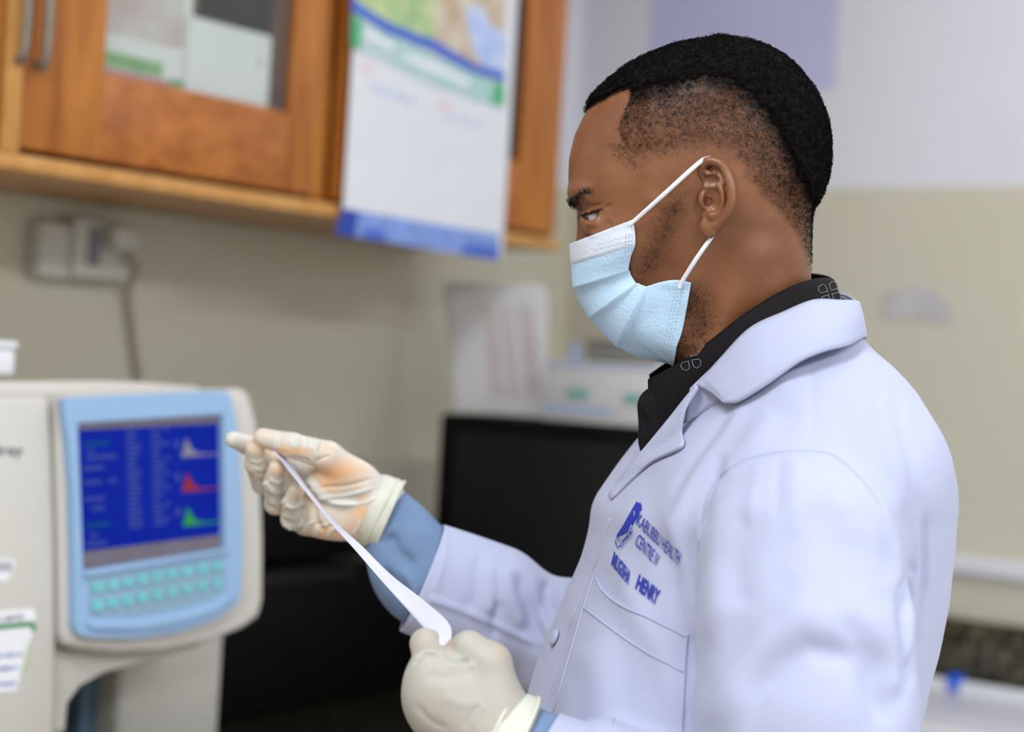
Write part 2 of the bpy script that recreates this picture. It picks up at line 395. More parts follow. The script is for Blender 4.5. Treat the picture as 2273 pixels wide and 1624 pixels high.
ppoly('picture_detail', [(1030, 20), (1066, 10), (1090, 60), (1118, 70), (1118, 168), (1075, 150), (1045, 110)], M['psky'], .002)
ppoly('curved_stripe', [(778, -10), (800, 12), (860, 50), (925, 76), (962, 88), (1000, 112), (1060, 146), (1117, 160), (1117, 182), (1060, 166), (1000, 138), (955, 112), (920, 98), (855, 72), (798, 36), (777, 24)], M['pblue'], .0027)
ppoly('header_band', [(777, 28), (800, 40), (855, 74), (920, 100), (1000, 140), (1060, 168), (1117, 186), (1115, 238), (1050, 222), (960, 190), (860, 140), (776, 104)], M['pteal'], .002)
ppoly('header_end', [(777, 30), (800, 44), (797, 112), (776, 104)], M['pgreen_d'], .0027)
ppoly('header_end', [(1092, 182), (1117, 188), (1115, 238), (1090, 232)], M['pgreen_d'], .0027)
ppoly('header_lettering', [(810, 66), (870, 98), (868, 112), (808, 80)], M['paper'], .0027)
ppoly('header_lettering', [(900, 118), (1040, 178), (1038, 192), (898, 132)], M['paper'], .0027)
M['pfaint'] = mk('poster_faint_red', (0.72, 0.60, 0.62), .6, var=.05)
M['pfaintb'] = mk('poster_faint_blue', (0.58, 0.62, 0.74), .6, var=.05)
ppoly('heading_mark', [(800, 132), (830, 146), (828, 168), (798, 154)], M['pfaint'], .0013)
ppoly('heading_mark', [(972, 218), (1002, 228), (1000, 248), (970, 240)], M['pfaint'], .0013)
ppoly('text_block', [(820, 180), (920, 216), (918, 236), (818, 200)], M['pfaintb'], .0013)
ppoly('text_block', [(990, 250), (1070, 272), (1068, 284), (988, 264)], M['pfaintb'], .0013)

# ------------------------------------------------------------------ socket, plug and cable on the left wall
M['sock'] = mk('socket_plastic', (0.56, 0.55, 0.49), .4, var=.03)
SF = on(FL, .001)
def px_box(nm, fr, x0, x1, y0, y1, n0, n1, mt, bevel=.002):
    a = fr.uv(x0, y1); b = fr.uv(x1, y0); c = fr.uv(x0, y0); d = fr.uv(x1, y1)
    u0, u1 = (a[0] + c[0]) / 2, (b[0] + d[0]) / 2; v0, v1 = (a[1] + d[1]) / 2, (b[1] + c[1]) / 2
    return box(nm, fr, u0, u1, v0, v1, n0, n1, mt, bevel=bevel)
s = empty('wall_socket', SF.pt(*SF.uv(150, 560))); tag(s, 'cream wall socket box with switch under the cabinet at the left', 'socket')
adopt(s, px_box('back_box', SF, 55, 240, 500, 622, 0, .035, M['sock'], .006))
adopt(s, px_box('face_plate', SF, 120, 245, 490, 618, .035, .045, M['sock'], .004))
adopt(s, px_box('switch_slot', SF, 150, 176, 505, 590, .045, .049, mk('switch_grey', (.20, .21, .23), .5, var=.05), .002))
s = empty('power_plug', SF.pt(*SF.uv(215, 530), .05)); tag(s, 'white plug pushed into the wall socket, its cord hanging down the wall', 'plug')
adopt(s, px_box('plug_body', SF, 183, 240, 502, 556, .046, .075, M['sock'], .006))
pts = [SF.pt(*SF.uv(x, y), n) for x, y, n in ((225, 570, .06), (248, 585, .055), (268, 640, .02), (280, 700, .012), (290, 770, .010), (300, 840, .010), (312, 940, .010), (318, 1040, .012))]
adopt(s, tube('cord', spline(pts, 50), .0055, mk('cord_grey_beige', (.40, .36, .28), .5, var=.05)))

# ------------------------------------------------------------------ right wall: sheet, torn tape, trunking
FRs = on(FR, .001)
s = empty('wall_sheet', FRs.pt(.37, 1.96)); tag(s, 'pale lavender sheet of paper pinned high on the white wall', 'paper')
adopt(s, box('sheet', FRs, .163, .585, 1.958, 2.55, 0, .0015, mk('lavender_paper', (.56, .56, .80), .55, var=.03, scale=6)))
pt = [FRs.uv(*q) for q in ((1958, 655), (1975, 645), (2030, 632), (2070, 640), (2105, 668), (2118, 700), (2112, 722), (2075, 716), (2030, 708), (1975, 712), (1955, 695))]
tag(prism('torn_tape', FRs, pt, 0, .0012, mk('old_tape', (.54, .52, .52), .6, var=.06, scale=20)), 'torn strip of pale tape left on the beige wall', 'tape')
s = empty('cable_trunking', FRs.pt(1.0, 1.07)); tag(s, 'white plastic cable trunking run along the wall above the granite upstand', 'trunking')
adopt(s, box('channel', FRs, .4, 3.4, 1.062, 1.096, 0, .016, M['white_pl'], bevel=.002))
adopt(s, box('lid', FRs, .4, 3.4, 1.066, 1.092, .016, .020, M['white_pl'], bevel=.001))

# ------------------------------------------------------------------ white tray on the right counter with a blue clip
TF = on(FR, .10)
bx = empty('white_tray', FR.pt(1.05, CZ, .3)); tag(bx, 'low white plastic tray on the granite counter at the right edge', 'tray')
u0 = TF.uv(2000, 1500)[0] - .25
zt = .872
RZ = Fr(PC, dR, -nR)   # u along wall; v out of wall -> horizontal frame
def hbox(nm, u0, u1, n0, n1, z0, z1, mt, bev=.003): return box(nm, FR, u0, u1, z0, z1, n0, n1, mt, bevel=bev)
M['tray'] = mk('tray_plastic', (.66, .64, .72), .4, var=.03, scale=5)
adopt(bx, hbox('tray_floor', .70, 1.7, .06, .52, CZ, CZ + .008, M['tray']))
for a in ((.70, 1.7, .06, .075), (.70, 1.7, .505, .52), (.70, .715, .075, .505), (1.685, 1.7, .075, .505)):
    adopt(bx, hbox('tray_rim', *a, CZ, CZ + .03, M['white_pl']))
clip_uv = on(FR, .066).uv(2122, 1524)
s = empty('blue_clip', FR.pt(clip_uv[0], CZ, .066)); tag(s, 'small bright blue clip on the rim of the white tray', 'clip')
adopt(s, hbox('clip_body', clip_uv[0] - .014, clip_uv[0] + .014, .055, .080, CZ + .0305, CZ + .040, mk('clip_blue', (.01, .12, .75), .4, var=.05), .003))
adopt(s, hbox('clip_jaw', clip_uv[0] - .010, clip_uv[0] + .010, .0765, .082, CZ + .012, CZ + .031, bpy.data.materials['clip_blue'], .002))

# ------------------------------------------------------------------ black machines on the left counter
XF = Fr(P(966, 930, 3.08), dR, ZZ)      # the case faces along the left wall
XF.o[2] = 0
bv = (XF.uv(1000, 916)[1] + XF.uv(1400, 952)[1]) / 2
mb = empty('computer_tower', XF.pt(.2, CZ, -.17)); tag(mb, 'black computer case with papers and a carton on top of it', 'computer')
adopt(mb, box('case', XF, 0, .44, CZ, bv, -.30, -.012, M['black_pl'], bevel=.008))
adopt(mb, box('front_panel', XF, .045, .42, CZ + .03, bv - .028, -.012, 0, M['black_gl'], bevel=.004))
PFm = on(FL, .28)
q0 = PFm.uv(520, 1100)[0]; q1 = PFm.uv(830, 1100)[0]; q1b = PFm.uv(975, 1400)[0]; qv = PFm.uv(580, 1028)[1]; qm = PFm.uv(700, 1250)[1]
pm = empty('printer', FL.pt((q0 + q1) / 2, CZ, .15)); tag(pm, 'black printer beside the analyser, seen behind the raised glove', 'printer')
adopt(pm, box('upper_body', FL, q0, q1, qm + .004, qv, .03, .27, M['black_pl'], bevel=.012))
adopt(pm, box('lower_body', FL, q0 - .004, q1b, CZ, qm - .004, .03, .28, M['black_pl'], bevel=.010))
adopt(pm, box('paper_slot', FL, q0 + .04, q1 - .04, qm - .03, qm - .012, .28, .286, M['black_gl'], bevel=.002))
# things on the black case
DF = on(XF, -.10)
def lean(nm, pts, fr, n, th, mt, root): return adopt(root, prism(nm, fr, [fr.uv(*q, n) for q in pts], n, n + th, mt))
tv = bv
ds = empty('record_sheets', DF.pt(*DF.uv(1100, 915))); tag(ds, 'sheaf of printed record sheets standing on the black computer case', 'papers')
M['redline'] = mk('faint_red_rules', (.70, .62, .64), .7, var=.05)
zbot = tv + .002
def sheet(x0, x1, y0, skew, n, mt, nm='sheet'):
    a = DF.uv(x0, y0, n); b = DF.uv(x1, y0 + 5, n)
    return adopt(ds, prism(nm, DF, [(a[0] + skew, zbot), (b[0] + skew * .6, zbot), (b[0], b[1]), (a[0], a[1])], n, n + .0015, mt))
sheet(985, 1200, 626, .045, -.010, M['paper']); sheet(992, 1210, 632, .035, -.006, M['paper']); sheet(1000, 1215, 640, .03, -.002, M['paper'])
for x0, x1 in ((1072, 1090), (1150, 1172), (1112, 1122)):
    a = DF.uv(x0, 680, 0); b = DF.uv(x1, 880, 0)
    adopt(ds, prism('ruled_column', DF, [(a[0] + .03, b[1]), (b[0] + .03, b[1]), (b[0], a[1]), (a[0], a[1])], -.0004, 0.0003, M['redline']))
pf_ = empty('plastic_folder', DF.pt(*DF.uv(955, 915))); tag(pf_, 'grey translucent folder tilted against the record sheets', 'folder')
a = DF.uv(930, 640, -.04); b = DF.uv(985, 660, -.04)
lowu = .012
adopt(pf_, prism('cover', DF, [(lowu, zbot), (lowu + .09, zbot), (b[0] + .02, b[1]), (a[0] + .07, a[1] - .03)], -.05, -.044, mk('folder_grey', (.34, .34, .31), .4, var=.08)))
M['cblue'] = mk('carton_pale_blue', (.36, .46, .66), .5, var=.05, scale=10); M['cteal'] = mk('carton_teal', (.20, .42, .38), .5, var=.05)
M['carton'] = mk('carton_white', (.62, .60, .60), .55, var=.03)
cb = empty('reagent_carton', DF.pt(*DF.uv(1330, 940))); tag(cb, 'white carton with pale blue bands and teal marks on the black computer case', 'carton')
CFn = -.02; CF = on(XF, CFn)
k0 = CF.uv(1205, 900)[0]; k1 = k0 + .215; kt = CF.uv(1250, 800)[1]; kb = tv + .0015
adopt(cb, box('carton_body', XF, k0, k1, kb, kt, CFn - .07, CFn, M['carton'], bevel=.003))
def cband(nm, x0, x1, y0, y1, mt):
    a = CF.uv(x0, y0); b = CF.uv(x1, y1)
    adopt(cb, box(nm, XF, max(k0 + .002, a[0]), min(k1 - .002, b[0]), max(b[1], kb + .003), min(a[1], kt - .001), CFn + .0003, CFn + .0012, mt))
cband('top_band', 1200, 1480, 802, 826, M['cblue']); cband('foot_band', 1200, 1360, 895, 922, M['cblue'])
cband('teal_mark', 1258, 1305, 860, 888, M['cteal']); cband('teal_mark', 1385, 1430, 872, 900, M['cteal'])
gt_ = empty('grey_tray', XF.pt(k0 + .15, kt, CFn - .04)); tag(gt_, 'small grey tray lying on top of the white carton', 'tray')
gv = CF.uv(1380, 762)[1]
adopt(gt_, box('tray_body', XF, k0 + .07, k1 - .01, kt + .001, max(gv, kt + .02), CFn - .062, CFn - .012, mk('tray_grey', (.25, .24, .22), .5, var=.08), bevel=.005))
adopt(gt_, box('tray_lip', XF, k0 + .06, k1, max(gv, kt + .02), max(gv, kt + .02) + .005, CFn - .066, CFn - .008, bpy.data.materials['tray_grey'], bevel=.002))
bt = empty('vial_cap', XF.pt(k0 + .03, kt, CFn - .035)); tag(bt, 'small pale blue vial beside the grey tray on the carton', 'vial')
c = XF.pt(k0 + .035, kt + .001, CFn - .035)
adopt(bt, tube('vial_body', [c, c + ZZ * .012, c + ZZ * .0125, c + ZZ * .022], [.010, .010, .008, .008], M['cblue'], None, 14))
adopt(bt, tube('vial_lid', [c + ZZ * .022, c + ZZ * .03], [.0095, .0095], M['cblue'], None, 14))

# ------------------------------------------------------------------ blood analyser
phi = math.radians(48); tl = math.radians(8)
aU = np.array([math.cos(phi), math.sin(phi), 0]); an = np.array([math.sin(phi), -math.cos(phi), 0])
AF = Fr(P(340, 1090, 2.15), aU, ZZ * math.cos(tl) - an * math.sin(tl))
AV = Fr(AF.o, aU, ZZ)      # upright frame for the lower body
def apx(pts, n=0.0): return [AF.uv(x, y, n) for x, y in pts]
vbot = (CZ + .002 - AF.o[2])
M['acream'] = mk('analyser_cream_plastic', (.60, .57, .52), .42, var=.03, scale=5)
M['abezel'] = mk('analyser_blue_bezel', (.28, .44, .66), .38, var=.03, scale=5)
M['akeypad'] = mk('analyser_keypad', (.25, .38, .50), .45, var=.03)
M['akey'] = mk('analyser_turquoise_key', (.16, .52, .56), .45, var=.08, scale=90)
M['aprobe'] = mk('analyser_slate_panel', (.10, .17, .25), .4, var=.06)
ana = empty('blood_analyser', AF.pt(0, 0, -.15)); ana.location[2] = CZ
tag(ana, 'cream desktop blood analyser with pale blue bezel, colour screen and turquoise keys', 'analyser')
def ring_prism(name, fr, outer, inner, n0, n1, mat, bev=0):
    bm = bmesh.new()
    def loop(pts, n): return [bm.verts.new(Vector(fr.pt(u, v, n))) for u, v in pts]
    of, inn, ob, ib = loop(outer, n1), loop(inner, n1), loop(outer, n0), loop(inner, n0)
    es = []
    for L_ in (of, inn): es += [bm.edges.new((L_[i], L_[(i + 1) % len(L_)])) for i in range(len(L_))]
    bmesh.ops.triangle_fill(bm, edges=es, use_beauty=True, use_dissolve=False)
    for a, b in ((of, ob), (inn, ib)):
        for i in range(len(a)): bm.faces.new((a[i], a[(i + 1) % len(a)], b[(i + 1) % len(b)], b[i]))
    bmesh.ops.recalc_face_normals(bm, faces=bm.faces)
    me = bpy.data.meshes.new(name); bm.to_mesh(me); bm.free()
    return link(name, me, None, mat)
hs_px = [(98, 884), (118, 878), (300, 872), (505, 864), (522, 880), (537, 940), (547, 1050), (552, 1200), (551, 1330), (543, 1368), (505, 1394), (430, 1424), (330, 1444), (230, 1448), (150, 1440), (112, 1430), (104, 1400), (102, 1200), (96, 1000)]
# body behind the front: side profile boxes
adopt(ana, prism('body', AF, apx([(-170, 886), (98, 880), (300, 874), (505, 866), (530, 930), (545, 1200), (540, 1360), (490, 1400), (300, 1440), (150, 1440), (-170, 1440)]), -.27, -.002, M['acream'], None, .014, True, 3))
adopt(ana, prism('top_lid', AF, apx([(-170, 850), (200, 847), (300, 850), (420, 860), (440, 878), (-170, 892)], -.05), -.26, -.03, M['acream'], None, .006, True, 3))
adopt(ana, prism('side_front_panel', AF, apx([(-170, 884), (85, 880), (92, 1000), (98, 1200), (100, 1440), (96, 1640), (-170, 1660)]), -.002, .024, M['acream'], None, .008, True, 3))
adopt(ana, prism('screen_housing', AF, apx(hs_px), -.003, .030, M['acream'], None, .012, True, 4))
bz = [(140, 888), (152, 880), (300, 874), (498, 866), (513, 880), (527, 950), (535, 1060), (538, 1200), (537, 1310), (526, 1342), (480, 1374), (400, 1402), (300, 1416), (200, 1414), (174, 1407), (166, 1385), (165, 1250), (160, 1080), (152, 980)]
sc_px = [(172, 938), (495, 918), (500, 1216), (185, 1266)]
bezel = adopt(ana, ring_prism('bezel', AF, apx(bz, .042), apx(sc_px, .042), .0302, .042, M['abezel']))
M['scr'] = mk('screen_blue', (.0, .002, .04), .4, var=.3, scale=6, emit=(.0, .014, .33), estr=1.0, spec=.08)
M['scr_bar'] = mk('screen_grey_bar', (.05, .05, .06), .3, c2=(.03, .03, .035), scale=25, emit=(.17, .15, .19), estr=.9, spec=.08)
M['scr_txt'] = mk('screen_text', (.02, .03, .08), .3, var=.1, emit=(.035, .055, .30), estr=.9, spec=.08)
M['scr_grn'] = mk('screen_green', (.0, .05, .01), .3, var=.1, emit=(.04, .32, .05), estr=.9, spec=.08)
M['scr_dgrn'] = mk('screen_dim_green', (.0, .02, .02), .3, var=.1, emit=(.0, .08, .20), estr=.9, spec=.08)
M['scr_red'] = mk('screen_red', (.05, .0, .0), .3, var=.1, emit=(.32, .04, .03), estr=.9, spec=.08)
M['scr_wht'] = mk('screen_white', (.05, .05, .05), .3, var=.1, emit=(.24, .23, .32), estr=.9, spec=.08)
SFz = .0325
screen = adopt(ana, prism('screen', AF, apx([(168, 930), (499, 912), (504, 1222), (181, 1274)], SFz), .0303, SFz, M['scr']))
screen['label'] = 'lit blue results screen'
def scr(nm, pts, mt, n=SFz + .0004):
    o = prism(nm, AF, apx(pts, n), n, n + .0004, mt); o.parent = screen; return o
scr('title_bar', [(172, 938), (495, 918), (496, 938), (174, 954)], M['scr_bar'])
scr('status_bar', [(186, 1224), (500, 1185), (501, 1215), (186, 1264)], M['scr_bar'])
def on_scr(s, t):   # s across, t down, 0..1 of the blue field
    tp = np.array([175 + (497 - 175) * s, 956 + (938 - 956) * s]); bt_ = np.array([186 + (500 - 186) * s, 1223 + (1186 - 1223) * s])
    return tuple(tp * (1 - t) + bt_ * t)
def bar(s0, s1, t0, t1, mt, nm='text_line'): scr(nm, [on_scr(s0, t0), on_scr(s1, t0), on_scr(s1, t1), on_scr(s0, t1)], mt)
for s0, s1, t in ((.05, .10, .16), (.04, .25, .215), (.02, .16, .30), (.02, .14, .42), (.19, .25, .42), (.02, .16, .56), (.07, .16, .64), (.05, .10, .86), (.02, .16, .93)):
    bar(s0, s1, t, t + .03, M['scr_txt'])
bar(.03, .20, .10, .125, M['scr_dgrn']); bar(.02, .19, .78, .805, M['scr_dgrn'])
for k in range(20):
    t = .01 + k * .043; wv = random.uniform(.05, .10)
    bar(.325, .325 + wv, t, t + .024, M['scr_txt']); bar(.50, .50 + random.uniform(.04, .09), t, t + .024, M['scr_txt'])
    if k % 3 == 0: bar(.58, .62, t, t + .024, M['scr_txt'])
for t in (.13, .42, .72): bar(.66, .69, t, t + .07, M['scr_txt'])
def histo(t0, mt):
    base = t0 + .155
    xs = [0, .02, .035, .05, .065, .08, .10, .13, .18, .27]; ys = [.0, .06, .15, .13, .08, .05, .03, .012, .004, .004]
    up = [on_scr(.70 + x, base - y) for x, y in zip(xs, ys)]
    scr('histogram', up + [on_scr(.97, base + .010), on_scr(.70, base + .010)], mt)
histo(.115, M['scr_wht']); histo(.42, M['scr_red']); histo(.72, M['scr_grn'])
# keypad and keys
kp = adopt(ana, prism('keypad', AF, apx([(196, 1284), (497, 1238), (499, 1300), (470, 1325), (400, 1345), (300, 1362), (205, 1366), (200, 1356)], .042), .0415, .0432, M['akeypad'], None, .0))
lip = adopt(ana, prism('screen_ledge', AF, apx([(183, 1268), (502, 1217), (503, 1227), (184, 1281)], .042), .040, .047, M['abezel'], None, .002, True))
kfirst = None
for rr, ((xa, ya), (xb, yb)) in enumerate((((217, 1303), (482, 1256)), ((216, 1344), (481, 1294)))):
    for c_ in range(9):
        s_ = c_ / 8; x = xa + (xb - xa) * s_; y = ya + (yb - ya) * s_; hw = 12 - 2.0 * s_
        o = prism('key', AF, apx([(x - hw, y - 8), (x - hw + 4, y - 11.5), (x + hw - 4, y - 12.5), (x + hw, y - 10), (x + hw, y + 8), (x + hw - 4, y + 10), (x - hw + 4, y + 11.5), (x - hw, y + 9)], .044), .0428, .0455, M['akey'], None, 0)
        o.parent = kp
chin = adopt(ana, prism('bezel_chin', AF, apx([(188, 1380), (300, 1376), (400, 1362), (480, 1335), (522, 1312), (520, 1330), (478, 1362), (400, 1390), (300, 1402), (200, 1400)], .042), .040, .046, M['abezel'], None, .0035, True))
# lower body with the sampling recess
adopt(ana, prism('recess_hood', AF, apx([(104, 1432), (150, 1440), (300, 1444), (430, 1420), (505, 1392), (500, 1404), (430, 1440), (330, 1466), (235, 1492), (180, 1522), (152, 1560), (146, 1624), (100, 1624)], .0), -.16, -.001, M['acream'], None, .006, True, 3))
def lower(nm, x0, x1, y0, n0, n1, mt, bev):
    u0_, v0_ = AV.uv(x0, y0, n1); u1_, _ = AV.uv(x1, y0, n1)
    return adopt(ana, box(nm, AV, u0_, u1_, vbot, v0_, n0, n1, mt, bevel=bev, segs=3))
lower('left_column', -170, 128, 1432, -.26, -.05, M['acream'], .010)
lower('recess_side', 98, 150, 1500, -.26, -.055, M['acream'], .006)
lower('probe_panel', 186, 268, 1462, -.26, -.16, M['aprobe'], .004)
lower('recess_back', 140, 300, 1450, -.27, -.20, M['acream'], .004)
lower('right_column', 272, 505, 1385, -.26, -.115, M['acream'], .014)
# lettering and stickers on the left front panel
M['ink'] = mk('grey_ink', (.10, .10, .14), .5, var=.05)
LN = .0246
def amap(p0, p1, h, n):
    p0 = np.array(p0, float); p1 = np.array(p1, float); d = (p1 - p0); up = np.array([.05, -1.0]) * h
    return lambda x, y: AF.pt(*AF.uv(*(p0 + d * x + up * y), n), n)
adopt(ana, text_mesh('maker_lettering', 'mindray', M['ink'], None, amap((-74, 1012), (51, 1009), 24, LN + .0004), bold=.01, spacing=1.05))
st = adopt(ana, prism('barcode_sticker', AF, apx([(-60, 1238), (33, 1241), (30, 1268), (12, 1290), (-60, 1292)], LN), LN - .0003, LN + .0006, M['paper']))
for k in range(10):
    x = -20 + k * 5; wd = 1.2 + (k * 7 % 3) * .8
    o = prism('barcode_line', AF, apx([(x, 1247), (x + wd, 1247), (x + wd, 1268), (x, 1268)], LN + .001), LN + .0006, LN + .001, M['ink']); o.parent = st
sk = adopt(ana, prism('service_sticker', AF, apx([(-80, 1362), (72, 1350), (80, 1362), (74, 1398), (60, 1440), (45, 1500), (36, 1533), (-80, 1545)], LN), LN - .0003, LN + .0006, M['paper']))
M['green'] = mk('sticker_green', (.01, .22, .06), .5, var=.05); M['lime'] = mk('sticker_lime', (.42, .60, .25), .5, var=.05); M['pen'] = mk('pen_blue', (.10, .18, .55), .5, var=.05)
def sub(o): o.parent = sk; return o
sub(prism('green_rule', AF, apx([(-80, 1394), (73, 1378), (78, 1386), (80, 1398), (70, 1400), (70, 1389), (-80, 1404)], LN + .001), LN + .0006, LN + .0012, M['green']))
sub(prism('lime_edge', AF, apx([(62, 1430), (66, 1432), (54, 1490), (50, 1490)], LN + .001), LN + .0006, LN + .0012, M['lime']))
sub(text_mesh('sticker_lettering', 'S LIMITED', M['ink'], None, amap((-4, 1381), (53, 1375), 12, LN + .001), bold=.01))
for j, (y0, x1) in enumerate(((1455, 52), (1484, 44), (1518, 34))):
    xs = np.linspace(-30, x1, 40)
    pts = [AF.pt(*AF.uv(x, y0 + 5 * math.sin(x * 0.9 + j) + 3 * math.sin(x * 2.3 + 2 * j) - x * .08, LN + .001), LN + .001) for x in xs]
    sub(tube('handwriting', pts, .0005, M['pen'], None, 4))
# white dispenser box standing on the analyser
s = empty('white_box', AF.pt(*AF.uv(-20, 830, -.1), -.1)); tag(s, 'small white box standing on top of the analyser at the left edge', 'box')
a_ = AF.uv(34, 838, -.10); b_ = AF.uv(34, 772, -.10); top_z = None
lid = bpy.data.objects['top_lid']; ztop = max(v.co.z for v in lid.data.vertices)
pr_ = AF.pt(a_[0], a_[1], -.10)
BX = Fr(np.array([pr_[0], pr_[1], ztop + .001]), aU, ZZ)
adopt(s, box('box_body', BX, -.12, -.014, 0, .030, -.05, .02, M['white_pl'], bevel=.004))
adopt(s, box('box_lid', BX, -.122, -.012, .0305, .040, -.052, .022, M['white_pl'], bevel=.003))
# ------------------------------------------------------------------ sculpting tools: implicit shapes meshed by surface nets (local units: millimetres)
def rcone(Pn, a, b, ra, rb):
    a = np.asarray(a, np.float32); b = np.asarray(b, np.float32); ab = b - a; L2 = float(ab @ ab) + 1e-9
    t = np.clip(((Pn - a) @ ab) / L2, 0, 1)
    d = Pn - a - t[:, None] * ab
    return np.sqrt((d * d).sum(1)) - (ra + (rb - ra) * t)
def ell(Pn, c, r, ax=None):
    q = Pn - np.asarray(c, np.float32)
    if ax is not None: q = q @ np.asarray(ax, np.float32).T
    r = np.asarray(r, np.float32)
    k0 = np.sqrt(((q / r) ** 2).sum(1)); k1 = np.sqrt(((q / (r * r)) ** 2).sum(1)) + 1e-6
    return k0 * (k0 - 1) / k1
def smin(a, b, k):
    h = np.clip(0.5 + 0.5 * (b - a) / k, 0, 1); return b + (a - b) * h - k * h * (1 - h)
def smax(a, b, k): return -smin(-a, -b, k)
def chain(Pn, pts, rad, k=None):
    f = None
    for i in range(len(pts) - 1):
        d = rcone(Pn, pts[i], pts[i + 1], rad[i], rad[i + 1])
        f = d if f is None else (np.minimum(f, d) if not k else smin(f, d, k))
    return f
def sstep(a, b, x):
    t = np.clip((x - a) / (b - a), 0, 1); return t * t * (3 - 2 * t)
_lat = RNG.rand(32, 32, 32).astype(np.float32)
def vnoise(Pn, cell):
    q = Pn / cell; i = np.floor(q).astype(int); fr = (q - i).astype(np.float32); fr = fr * fr * (3 - 2 * fr); i &= 31; j = (i + 1) & 31
    g = lambda a, b, c: _lat[a, b, c]
    x0, y0, z0 = i.T; x1, y1, z1 = j.T; fx, fy, fz = fr.T
    c00 = g(x0, y0, z0) * (1 - fx) + g(x1, y0, z0) * fx; c10 = g(x0, y1, z0) * (1 - fx) + g(x1, y1, z0) * fx
    c01 = g(x0, y0, z1) * (1 - fx) + g(x1, y0, z1) * fx; c11 = g(x0, y1, z1) * (1 - fx) + g(x1, y1, z1) * fx
    return (c00 * (1 - fy) + c10 * fy) * (1 - fz) + (c01 * (1 - fy) + c11 * fy) * fz
def polygonize(fn, lo, hi, h, band=2.2):
    lo = np.array(lo, np.float32); hi = np.array(hi, np.float32); B = 4
    nc = np.ceil((hi - lo) / (h * B)).astype(int); n = nc * B + 1
    ax = [lo[i] + (np.arange(nc[i]) * B + B / 2) * h for i in range(3)]
    Gc = np.stack(np.meshgrid(*ax, indexing='ij'), -1).reshape(-1, 3).astype(np.float32)
    fc = fn(Gc).reshape(nc)
    near = np.abs(fc) < h * B * band
    F = np.empty(n, np.float32)
    sg = np.where(fc < 0, -1e3, 1e3).astype(np.float32)
    F[:-1, :-1, :-1] = sg.repeat(B, 0).repeat(B, 1).repeat(B, 2)
    F[-1] = F[-2]; F[:, -1] = F[:, -2]; F[:, :, -1] = F[:, :, -2]
    mask = np.zeros(n, bool); mf = near.repeat(B, 0).repeat(B, 1).repeat(B, 2)
    mask[:-1, :-1, :-1] |= mf; mask[1:, :-1, :-1] |= mf; mask[:-1, 1:, :-1] |= mf; mask[:-1, :-1, 1:] |= mf
    mask[1:, 1:, :-1] |= mf; mask[1:, :-1, 1:] |= mf; mask[:-1, 1:, 1:] |= mf; mask[1:, 1:, 1:] |= mf
    idx = np.argwhere(mask)
    out = np.empty(len(idx), np.float32)
    for s in range(0, len(idx), 400000):
        out[s:s + 400000] = fn((lo + idx[s:s + 400000] * h).astype(np.float32))
    F[mask] = out
    # closed at the border
    for a in range(3):
        sl = [slice(None)] * 3
        for e in (0, -1):
            sl[a] = e; F[tuple(sl)] = np.maximum(F[tuple(sl)], 1e-3)
    return surface_nets(F, lo, h)
def surface_nets(F, lo, h):
    S = F < 0
    c = [S[x:F.shape[0] - 1 + x, y:F.shape[1] - 1 + y, z:F.shape[2] - 1 + z] for x in (0, 1) for y in (0, 1) for z in (0, 1)]
    cnt = sum(k.astype(np.int8) for k in c); act = (cnt > 0) & (cnt < 8)
    I = np.argwhere(act); vid = np.full(act.shape, -1, np.int64); vid[act] = np.arange(len(I))
    off = np.array([(x, y, z) for x in (0, 1) for y in (0, 1) for z in (0, 1)])
    fv = np.stack([F[tuple((I + o).T)] for o in off], 1)
    pos = np.zeros((len(I), 3), np.float32); k = np.zeros(len(I), np.float32)
    for a in range(8):
        for b in range(a + 1, 8):
            if abs(off[a] - off[b]).sum() != 1: continue
            fa, fb = fv[:, a], fv[:, b]; m = (fa < 0) != (fb < 0)
            t = np.where(m, fa / np.where(m, fa - fb, 1), 0)
            pos += m[:, None] * (off[a] + t[:, None] * (off[b] - off[a])); k += m
    V = lo + (I + pos / k[:, None]) * h
    Q = []
    for ax in range(3):
        u, v = [(1, 2), (2, 0), (0, 1)][ax]
        s0 = [slice(None)] * 3; s1 = [slice(None)] * 3
        s0[ax] = slice(0, -1); s1[ax] = slice(1, None)
        A, Bq = S[tuple(s0)], S[tuple(s1)]
        E = np.argwhere(A != Bq)
        E = E[(E[:, u] > 0) & (E[:, v] > 0) & (E[:, u] < F.shape[u] - 1) & (E[:, v] < F.shape[v] - 1)]
        def cell(du, dv):
            e = E.copy(); e[:, u] += du; e[:, v] += dv; return vid[tuple(e.T)]
        q = np.stack([cell(-1, -1), cell(0, -1), cell(0, 0), cell(-1, 0)], 1)
        fl = A[tuple(E.T)]
        q = np.where(fl[:, None], q, q[:, ::-1])   # outward
        Q.append(q)
    Q = np.concatenate(Q); Q = Q[(Q >= 0).all(1)]
    v = V.astype(np.float64); vol = (np.cross(v[Q[:, 0]], v[Q[:, 1]]) * v[Q[:, 2]]).sum() + (np.cross(v[Q[:, 0]], v[Q[:, 2]]) * v[Q[:, 3]]).sum()
    if vol > 0: Q = Q[:, ::-1].copy()          # the local frames are left-handed (w points away), so world normals end up outward
    return v, Q
def edges_of(Q):
    k = Q.shape[1]
    e = np.concatenate([Q[:, [i, (i + 1) % k]] for i in range(k)]); e.sort(1)
    return np.unique(e[:, 0].astype(np.int64) * 10000000 + e[:, 1])
